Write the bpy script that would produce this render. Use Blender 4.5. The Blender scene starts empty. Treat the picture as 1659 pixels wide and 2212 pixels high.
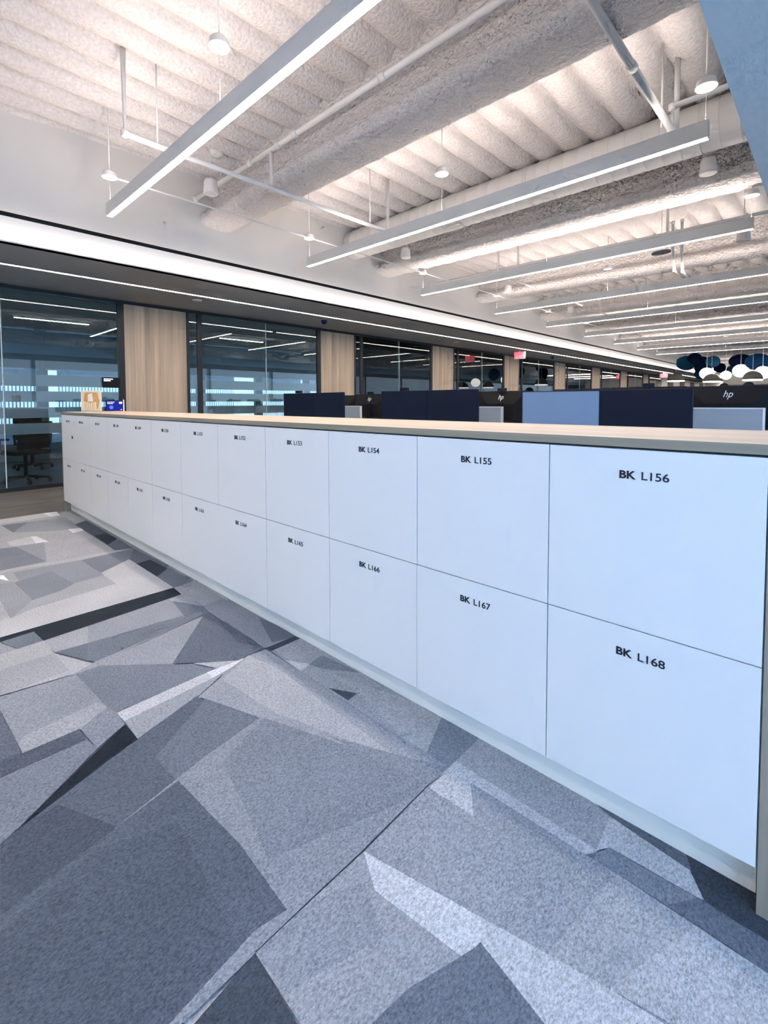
import bpy, bmesh, math, random
from mathutils import Vector, Matrix
random.seed(7)
PI = math.pi
D = bpy.data
scene = bpy.context.scene
col = scene.collection

# light levels
DAY_FRONT, DAY_NEAR, DAY_RIGHT, DAY_MEET = 55.0, 106.0, 8.0, 105.0
LED, LEDUP, LEDCOVE, LEDSOF = 35.0, 27.0, 6.0, 24.0

# ------------------------------------------------------------------ camera
cam_d = D.cameras.new('camera'); cam = D.objects.new('camera', cam_d); col.objects.link(cam)
scene.camera = cam
cam_d.sensor_fit = 'HORIZONTAL'; cam_d.sensor_width = 36.0
cam_d.lens = 1030.5176 / 1659 * 36.0
cam_d.shift_x = 0.0
cam_d.shift_y = (913.737 - 1106.0) / 1659.0
cam_d.clip_start = 0.05; cam_d.clip_end = 400
CAM = Vector((6.2145, -1.359, 1.1968))
yaw, pitch, roll = 0.761, -0.0438, -0.003
fw = Vector((-math.sin(yaw) * math.cos(pitch), math.cos(yaw) * math.cos(pitch), math.sin(pitch)))
rt = Vector((math.cos(yaw), math.sin(yaw), 0)); up = rt.cross(fw)
r2 = rt * math.cos(roll) + up * math.sin(roll); u2 = -rt * math.sin(roll) + up * math.cos(roll)
M = Matrix((r2, u2, -fw)).transposed().to_4x4(); M.translation = CAM
cam.matrix_world = M

# ------------------------------------------------------------------ world, daylight, exposure
scene.view_settings.view_transform = 'Standard'
scene.view_settings.look = 'None'
scene.view_settings.exposure = 0.96
scene.view_settings.gamma = 1.0
scene.view_settings.use_curve_mapping = False
scene.cycles.max_bounces = 6
scene.cycles.diffuse_bounces = 3
scene.cycles.glossy_bounces = 3
scene.cycles.use_adaptive_sampling = True
scene.cycles.adaptive_threshold = 0.12
scene.cycles.adaptive_min_samples = 12
scene.cycles.light_sampling_threshold = 0.03
scene.cycles.caustics_reflective = False
scene.cycles.caustics_refractive = False
scene.cycles.transparent_max_bounces = 10
scene.cycles.sample_clamp_indirect = 6.0
scene.cycles.use_denoising = True
world = D.worlds.new('world'); scene.world = world; world.use_nodes = True
bg = world.node_tree.nodes['Background']
bg.inputs['Color'].default_value = (0.55, 0.76, 1.0, 1); bg.inputs['Strength'].default_value = 0.6

def area(name, loc, rot, sx, sy, power, color, spread=180):
    l = D.lights.new(name, 'AREA'); l.shape = 'RECTANGLE'; l.size = sx; l.size_y = sy
    l.energy = power; l.color = color; l.spread = math.radians(spread)
    o = D.objects.new(name, l); col.objects.link(o); o.location = loc; o.rotation_euler = rot
    return o
# daylight entering by the windows of the wall behind the camera and of the right-hand wall
area('daylight_front', (7.1, -7.55, 1.75), (PI / 2, 0, 0), 4.2, 1.9, DAY_FRONT, (0.36, 0.63, 1.0))
area('daylight_near', (9.3, -2.3, 1.7), (PI / 2, 0, PI / 2), 4.6, 1.9, DAY_NEAR, (0.30, 0.58, 1.0))
area('daylight_right', (9.3, 12.0, 1.65), (PI / 2, 0, PI / 2), 20.0, 1.8, DAY_RIGHT, (0.45, 0.70, 1.0))
# daylight in the meeting rooms' windows
area('daylight_meeting', (-6.15, 12.0, 1.0), (PI / 2, 0, -PI / 2), 30.0, 1.8, DAY_MEET, (0.5, 0.75, 1.0))

# ------------------------------------------------------------------ materials
def mat(name, color, rough=0.5, metal=0.0, spec=0.5, noise=None, bump=None, emit=None, coat=0.0, colmix=None):
    m = D.materials.new(name); m.use_nodes = True
    nt = m.node_tree; b = nt.nodes['Principled BSDF']
    c = tuple(color) + (1,) if len(color) == 3 else color
    b.inputs['Base Color'].default_value = c
    b.inputs['Roughness'].default_value = rough; b.inputs['Metallic'].default_value = metal
    b.inputs['Specular IOR Level'].default_value = spec
    if coat: b.inputs['Coat Weight'].default_value = coat; b.inputs['Coat Roughness'].default_value = 0.08
    tc = nt.nodes.new('ShaderNodeTexCoord')
    if noise:  # (scale, dark factor, detail) colour variation
        n = nt.nodes.new('ShaderNodeTexNoise'); n.inputs['Scale'].default_value = noise[0]; n.inputs['Detail'].default_value = noise[2]
        mp = nt.nodes.new('ShaderNodeMapping'); mp.inputs['Scale'].default_value = noise[3] if len(noise) > 3 else (1, 1, 1)
        nt.links.new(tc.outputs['Object'], mp.inputs['Vector']); nt.links.new(mp.outputs[0], n.inputs['Vector'])
        r = nt.nodes.new('ShaderNodeValToRGB')
        r.color_ramp.elements[0].position = 0.3; r.color_ramp.elements[1].position = 0.7
        r.color_ramp.elements[0].color = (c[0] * noise[1], c[1] * noise[1], c[2] * noise[1], 1)
        r.color_ramp.elements[1].color = c
        nt.links.new(n.outputs['Fac'], r.inputs['Fac']); nt.links.new(r.outputs['Color'], b.inputs['Base Color'])
    if bump:  # (scale, strength, distance)
        n2 = nt.nodes.new('ShaderNodeTexNoise'); n2.inputs['Scale'].default_value = bump[0]; n2.inputs['Detail'].default_value = 4
        bp = nt.nodes.new('ShaderNodeBump'); bp.inputs['Strength'].default_value = bump[1]; bp.inputs['Distance'].default_value = bump[2]
        nt.links.new(tc.outputs['Object'], n2.inputs['Vector']); nt.links.new(n2.outputs['Fac'], bp.inputs['Height'])
        nt.links.new(bp.outputs['Normal'], b.inputs['Normal'])
    if emit:
        b.inputs['Emission Color'].default_value = tuple(emit[0]) + (1,); b.inputs['Emission Strength'].default_value = emit[1]
    return m

WARM = (1.0, 0.87, 0.80)
M_ = {}
M_['foam'] = mat('spray_foam', (0.83, 0.785, 0.765), 0.95, spec=0.1, noise=(38, 0.82, 3), bump=(34, 0.8, 0.025))
M_['foam_rough'] = mat('spray_foam_rough', (0.86, 0.815, 0.79), 0.95, spec=0.1, noise=(45, 0.84, 3), bump=(24, 1.0, 0.06))
M_['paint'] = mat('white_painted_metal', (0.80, 0.785, 0.77), 0.45)
M_['gyp'] = mat('painted_gypsum', (0.81, 0.775, 0.73), 0.8, spec=0.2, bump=(120, 0.15, 0.002))
M_['soffit'] = mat('soffit_paint', (0.38, 0.38, 0.37), 0.7, spec=0.2)
M_['softblue'] = mat('soffit_paint_right', (0.58, 0.72, 0.84), 0.8, spec=0.2)
M_['cove'] = mat('cove_paint', (0.88, 0.86, 0.84), 0.8, spec=0.1)
M_['black'] = mat('black_metal_frame', (0.006, 0.008, 0.012), 0.45)
M_['blackgap'] = mat('black_reveal', (0.004, 0.004, 0.005), 0.8)
M_['housing'] = mat('grey_white_aluminium', (0.74, 0.72, 0.69), 0.5)
M_['led'] = mat('led_diffuser', (1, 1, 1), 0.5, emit=((1.0, 0.87, 0.76), LED))
M_['ledup'] = mat('led_uplight', (1, 1, 1), 0.5, emit=(WARM, LEDUP))
M_['ledcove'] = mat('led_cove', (1, 1, 1), 0.5, emit=((1.0, 0.88, 0.80), LEDCOVE))
M_['ledsoffit'] = mat('led_soffit', (1, 1, 1), 0.5, emit=((1.0, 0.89, 0.78), LEDSOF))
M_['locker'] = mat('locker_laminate', (0.86, 0.865, 0.87), 0.38, spec=0.4, bump=(900, 0.05, 0.0005))
M_['plinth'] = mat('plinth_laminate', (0.90, 0.90, 0.86), 0.4)
M_['ink'] = mat('dark_ink', (0.01, 0.01, 0.02), 0.6)
M_['navy'] = mat('navy_plastic', (0.002, 0.008, 0.026), 0.5, spec=0.25)
M_['blackp'] = mat('black_plastic', (0.003, 0.003, 0.005), 0.55, spec=0.25)
M_['screen'] = mat('monitor_glass', (0.0015, 0.007, 0.024), 0.5, spec=0.22)
M_['fabric'] = mat('grey_blue_fabric', (0.34, 0.40, 0.47), 0.95, spec=0.1, noise=(400, 0.8, 3))
M_['trimalu'] = mat('pale_aluminium', (0.78, 0.80, 0.82), 0.35, metal=0.3)
M_['desk'] = mat('white_desk_laminate', (0.72, 0.73, 0.74), 0.5)
M_['vinyl'] = None
M_['red'] = mat('red_sign', (0.8, 0.03, 0.06), 0.4, emit=((1.0, 0.05, 0.10), 1.6))
M_['signwhite'] = mat('white_sign', (0.9, 0.9, 0.9), 0.4, emit=((1, 0.9, 0.9), 1.0))
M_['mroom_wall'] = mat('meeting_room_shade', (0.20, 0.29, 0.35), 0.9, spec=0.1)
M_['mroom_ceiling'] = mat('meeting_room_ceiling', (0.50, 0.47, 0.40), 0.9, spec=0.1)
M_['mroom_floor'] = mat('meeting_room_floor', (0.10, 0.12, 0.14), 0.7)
M_['globe'] = mat('opal_globe', (1, 1, 1), 0.4, emit=((1.0, 0.97, 0.93), 1.6))
M_['felt_blue'] = mat('teal_blue_felt', (0.012, 0.07, 0.13), 0.9, spec=0.1, bump=(200, 0.3, 0.003))
M_['felt_mid'] = mat('blue_felt', (0.008, 0.045, 0.12), 0.9, spec=0.1, bump=(200, 0.3, 0.003))
M_['felt_navy'] = mat('navy_felt', (0.004, 0.010, 0.035), 0.9, spec=0.1, bump=(200, 0.3, 0.003))
M_['dome'] = mat('grey_felt_dome', (0.09, 0.09, 0.085), 0.9, spec=0.1)

def wood(name, c1, c2, axis, scale=14.0, plank=0.0, rough=0.5, stretch=0.05):
    m = D.materials.new(name); m.use_nodes = True; nt = m.node_tree; b = nt.nodes['Principled BSDF']
    b.inputs['Roughness'].default_value = rough; b.inputs['Specular IOR Level'].default_value = 0.4
    tc = nt.nodes.new('ShaderNodeTexCoord'); mp = nt.nodes.new('ShaderNodeMapping')
    s = [1, 1, 1]; s[axis] = stretch; mp.inputs['Scale'].default_value = s
    n = nt.nodes.new('ShaderNodeTexNoise'); n.inputs['Scale'].default_value = scale; n.inputs['Detail'].default_value = 6; n.inputs['Roughness'].default_value = 0.65
    n.inputs['Distortion'].default_value = 0.4
    nt.links.new(tc.outputs['Object'], mp.inputs['Vector']); nt.links.new(mp.outputs[0], n.inputs['Vector'])
    r = nt.nodes.new('ShaderNodeValToRGB'); r.color_ramp.elements[0].position = 0.32; r.color_ramp.elements[1].position = 0.68
    r.color_ramp.elements[0].color = tuple(c2) + (1,); r.color_ramp.elements[1].color = tuple(c1) + (1,)
    nt.links.new(n.outputs['Fac'], r.inputs['Fac'])
    out = r.outputs['Color']
    if plank:  # staves with their own tone, counted across the grain
        sx = nt.nodes.new('ShaderNodeSeparateXYZ'); nt.links.new(tc.outputs['Object'], sx.inputs[0])
        acr = 'Y' if axis == 2 else 'X'
        mt = nt.nodes.new('ShaderNodeMath'); mt.operation = 'MULTIPLY'; mt.inputs[1].default_value = 1 / plank
        nt.links.new(sx.outputs[acr], mt.inputs[0])
        fl = nt.nodes.new('ShaderNodeMath'); fl.operation = 'FLOOR'; nt.links.new(mt.outputs[0], fl.inputs[0])
        wn = nt.nodes.new('ShaderNodeTexWhiteNoise'); wn.noise_dimensions = '1D'; nt.links.new(fl.outputs[0], wn.inputs['W'])
        mr = nt.nodes.new('ShaderNodeMapRange'); mr.inputs['To Min'].default_value = 0.78; mr.inputs['To Max'].default_value = 1.12
        nt.links.new(wn.outputs['Value'], mr.inputs['Value'])
        mx = nt.nodes.new('ShaderNodeVectorMath'); mx.operation = 'SCALE'
        nt.links.new(out, mx.inputs[0]); nt.links.new(mr.outputs[0], mx.inputs['Scale']); out = mx.outputs[0]
    nt.links.new(out, b.inputs['Base Color'])
    return m
M_['oak_top'] = wood('oak_laminate_top', (0.80, 0.66, 0.53), (0.60, 0.48, 0.37), 0, 16, rough=0.42, stretch=0.03)
M_['oak_edge'] = wood('oak_laminate_edge', (0.36, 0.32, 0.25), (0.23, 0.21, 0.165), 0, 20, rough=0.5, stretch=0.03)
M_['oak_v'] = wood('oak_panel_vertical', (0.62, 0.49, 0.37), (0.42, 0.32, 0.235), 2, 14, plank=0.075, rough=0.5, stretch=0.035)
M_['oak_end'] = wood('oak_end_panel', (0.42, 0.37, 0.30), (0.30, 0.26, 0.21), 2, 18, rough=0.5)
M_['vinyl'] = wood('vinyl_wood_floor', (0.19, 0.165, 0.145), (0.09, 0.08, 0.072), 1, 12, rough=0.55, stretch=0.08)

def glass(name, tint, refl, extra=0.0):
    m = D.materials.new(name); m.use_nodes = True; nt = m.node_tree; nt.nodes.clear()
    out = nt.nodes.new('ShaderNodeOutputMaterial'); mix = nt.nodes.new('ShaderNodeMixShader')
    tr = nt.nodes.new('ShaderNodeBsdfTransparent'); tr.inputs['Color'].default_value = tuple(tint) + (1,)
    gl = nt.nodes.new('ShaderNodeBsdfGlossy'); gl.inputs['Roughness'].default_value = 0.0; gl.inputs['Color'].default_value = (1, 1, 1, 1)
    fr = nt.nodes.new('ShaderNodeFresnel'); fr.inputs['IOR'].default_value = 1.5
    mt = nt.nodes.new('ShaderNodeMath'); mt.operation = 'MULTIPLY_ADD'; mt.inputs[1].default_value = refl; mt.inputs[2].default_value = extra; mt.use_clamp = True
    nt.links.new(fr.outputs[0], mt.inputs[0]); nt.links.new(mt.outputs[0], mix.inputs['Fac'])
    nt.links.new(tr.outputs[0], mix.inputs[1]); nt.links.new(gl.outputs[0], mix.inputs[2]); nt.links.new(mix.outputs[0], out.inputs['Surface'])
    return m
M_['glass'] = glass('clear_glass', (0.86, 0.93, 0.95), 2.0)
M_['glass_edge'] = mat('glass_edge', (0.55, 0.68, 0.68), 0.3)
def frosted(name):
    m = D.materials.new(name); m.use_nodes = True; nt = m.node_tree; nt.nodes.clear()
    out = nt.nodes.new('ShaderNodeOutputMaterial'); mix = nt.nodes.new('ShaderNodeMixShader'); mix.inputs['Fac'].default_value = 0.35
    df = nt.nodes.new('ShaderNodeBsdfDiffuse'); df.inputs['Color'].default_value = (0.60, 0.66, 0.68, 1)
    tl = nt.nodes.new('ShaderNodeBsdfTranslucent'); tl.inputs['Color'].default_value = (0.8, 0.88, 0.9, 1)
    nt.links.new(df.outputs[0], mix.inputs[1]); nt.links.new(tl.outputs[0], mix.inputs[2]); nt.links.new(mix.outputs[0], out.inputs['Surface'])
    return m
M_['frost'] = frosted('frosted_film')

def carpet_mat():
    m = D.materials.new('patterned_carpet'); m.use_nodes = True; nt = m.node_tree; b = nt.nodes['Principled BSDF']
    b.inputs['Roughness'].default_value = 0.95; b.inputs['Specular IOR Level'].default_value = 0.08
    at = nt.nodes.new('ShaderNodeAttribute'); at.attribute_name = 'tone'
    tc = nt.nodes.new('ShaderNodeTexCoord')
    n = nt.nodes.new('ShaderNodeTexNoise'); n.inputs['Scale'].default_value = 230; n.inputs['Detail'].default_value = 5; n.inputs['Roughness'].default_value = 0.75
    mp = nt.nodes.new('ShaderNodeMapping'); mp.inputs['Scale'].default_value = (1.0, 0.55, 1.0); mp.inputs['Rotation'].default_value = (0, 0, 0.15)
    nt.links.new(tc.outputs['Object'], mp.inputs[0]); nt.links.new(mp.outputs[0], n.inputs['Vector'])
    mr = nt.nodes.new('ShaderNodeMapRange'); mr.inputs['From Min'].default_value = 0.3; mr.inputs['From Max'].default_value = 0.7
    mr.inputs['To Min'].default_value = 0.45; mr.inputs['To Max'].default_value = 1.55
    nt.links.new(n.outputs['Fac'], mr.inputs['Value'])
    n3 = nt.nodes.new('ShaderNodeTexNoise'); n3.inputs['Scale'].default_value = 3; n3.inputs['Detail'].default_value = 2
    nt.links.new(tc.outputs['Object'], n3.inputs['Vector'])
    m3 = nt.nodes.new('ShaderNodeMapRange'); m3.inputs['To Min'].default_value = 0.85; m3.inputs['To Max'].default_value = 1.15
    nt.links.new(n3.outputs['Fac'], m3.inputs['Value'])
    mm = nt.nodes.new('ShaderNodeMath'); mm.operation = 'MULTIPLY'; nt.links.new(mr.outputs[0], mm.inputs[0]); nt.links.new(m3.outputs[0], mm.inputs[1])
    vm = nt.nodes.new('ShaderNodeVectorMath'); vm.operation = 'SCALE'
    nt.links.new(at.outputs['Color'], vm.inputs[0]); nt.links.new(mm.outputs[0], vm.inputs['Scale'])
    nt.links.new(vm.outputs[0], b.inputs['Base Color'])
    bp = nt.nodes.new('ShaderNodeBump'); bp.inputs['Strength'].default_value = 0.5; bp.inputs['Distance'].default_value = 0.006
    nt.links.new(n.outputs['Fac'], bp.inputs['Height']); nt.links.new(bp.outputs['Normal'], b.inputs['Normal'])
    return m
M_['carpet'] = carpet_mat()

# ------------------------------------------------------------------ mesh helpers
class MB:
    """collects shapes in one bmesh; build() links them as ONE mesh object"""
    def __init__(s): s.bm = bmesh.new(); s.mats = []; s.mi = 0
    def use(s, m):
        if m not in s.mats: s.mats.append(m)
        s.mi = s.mats.index(m); return s
    def box(s, x0, x1, y0, y1, z0, z1, bev=0.0):
        v = [s.bm.verts.new((x, y, z)) for z in (z0, z1) for y in (y0, y1) for x in (x0, x1)]
        fs = [s.bm.faces.new([v[i] for i in f]) for f in ((0, 2, 3, 1), (4, 5, 7, 6), (0, 1, 5, 4), (2, 6, 7, 3), (0, 4, 6, 2), (1, 3, 7, 5))]
        for f in fs: f.material_index = s.mi
        if bev:
            es = list({e for f in fs for e in f.edges})
            r = bmesh.ops.bevel(s.bm, geom=es, offset=bev, segments=2, affect='EDGES', profile=0.7)
            for f in r['faces']: f.material_index = s.mi
        return s
    def tube(s, pts, r, n=12, cap=True, radii=None, smooth=True):
        pts = [Vector(p) for p in pts]; rings = []
        for i, p in enumerate(pts):
            d = (pts[min(i + 1, len(pts) - 1)] - pts[max(i - 1, 0)]).normalized()
            a = d.cross(Vector((0, 0, 1)));
            if a.length < 1e-3: a = Vector((1, 0, 0))
            a.normalize(); b = d.cross(a).normalized(); rr = radii[i] if radii else r
            rings.append([s.bm.verts.new(p + (a * math.cos(t) + b * math.sin(t)) * rr) for t in [2 * PI * k / n for k in range(n)]])
        for i in range(len(rings) - 1):
            for k in range(n):
                f = s.bm.faces.new((rings[i][k], rings[i][(k + 1) % n], rings[i + 1][(k + 1) % n], rings[i + 1][k])); f.material_index = s.mi; f.smooth = smooth
        if cap:
            for rg in (rings[0], rings[-1]):
                f = s.bm.faces.new(rg); f.material_index = s.mi
        return s
    def lathe(s, prof, c=(0, 0, 0), n=24, sx=1, sy=1):
        c = Vector(c); rings = []
        for r, z in prof:
            rings.append([s.bm.verts.new(c + Vector((r * sx * math.cos(2 * PI * k / n), r * sy * math.sin(2 * PI * k / n), z))) for k in range(n)])
        for i in range(len(rings) - 1):
            for k in range(n):
                f = s.bm.faces.new((rings[i][k], rings[i][(k + 1) % n], rings[i + 1][(k + 1) % n], rings[i + 1][k])); f.material_index = s.mi; f.smooth = True
        for rg in (rings[0], rings[-1]):
            f = s.bm.faces.new(rg); f.material_index = s.mi
        return s
    def prism(s, poly, axis, a0, a1):
        """poly in the two other axes, extruded along axis"""
        def P(u, v, w):
            if axis == 0: return (w, u, v)
            if axis == 1: return (u, w, v)
            return (u, v, w)
        lo = [s.bm.verts.new(P(u, v, a0)) for u, v in poly]; hi = [s.bm.verts.new(P(u, v, a1)) for u, v in poly]
        n = len(poly)
        for k in range(n):
            f = s.bm.faces.new((lo[k], lo[(k + 1) % n], hi[(k + 1) % n], hi[k])); f.material_index = s.mi
        for rg in (lo, hi):
            f = s.bm.faces.new(rg); f.material_index = s.mi
        return s
    def build(s, name, material=None, parent=None):
        bmesh.ops.recalc_face_normals(s.bm, faces=s.bm.faces)
        me = D.meshes.new(name); s.bm.to_mesh(me); s.bm.free()
        if s.mats:
            for m in s.mats: me.materials.append(m)
        else: me.materials.append(material)
        return link(name, me, parent)

def link(name, me, parent=None):
    o = D.objects.new(name, me); col.objects.link(o)
    if parent is not None: o.parent = parent
    return o
def tag(o, label=None, cat=None, group=None, kind=None):
    if label: o['label'] = label
    if cat: o['category'] = cat
    if group: o['group'] = group
    if kind: o['kind'] = kind
    return o
def thing(name, label, cat, loc=(0, 0, 0), rz=0, group=None):
    o = D.objects.new(name, None); col.objects.link(o); o.location = loc; o.rotation_euler = (0, 0, rz)
    return tag(o, label, cat, group)
def struct(o): o['kind'] = 'structure'; return o
def copy_tree(o, parent=None):
    c = o.copy(); col.objects.link(c); c.parent = parent
    for ch in [x for x in D.objects if x.parent == o]: copy_tree(ch, c)
    return c
def text_mesh(body, size, ext=0.0006, bold=0.0, shear=0.0, align='LEFT', spacing=1.0):
    cu = D.curves.new('lettering', 'FONT'); cu.body = body; cu.size = size; cu.extrude = ext; cu.offset = bold; cu.shear = shear
    cu.align_x = align; cu.space_character = spacing; cu.resolution_u = 4
    o = D.objects.new('lettering', cu); col.objects.link(o)
    dg = bpy.context.evaluated_depsgraph_get()
    me = D.meshes.new_from_object(o.evaluated_get(dg)); D.objects.remove(o); D.curves.remove(cu)
    return me
def fit_text(me, x0, x1, zmid, height):
    """scale a text mesh (in its xy plane) to span x0..x1 and a given height; returns nothing"""
    xs = [v.co.x for v in me.vertices]; ys = [v.co.y for v in me.vertices]
    sx = (x1 - x0) / (max(xs) - min(xs)); sy = height / (max(ys) - min(ys)); mx = min(xs); my = (max(ys) + min(ys)) / 2
    for v in me.vertices:
        v.co.x = x0 + (v.co.x - mx) * sx; v.co.y = zmid + (v.co.y - my) * sy
def stand_text(me, R):
    me.transform(R)

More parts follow.
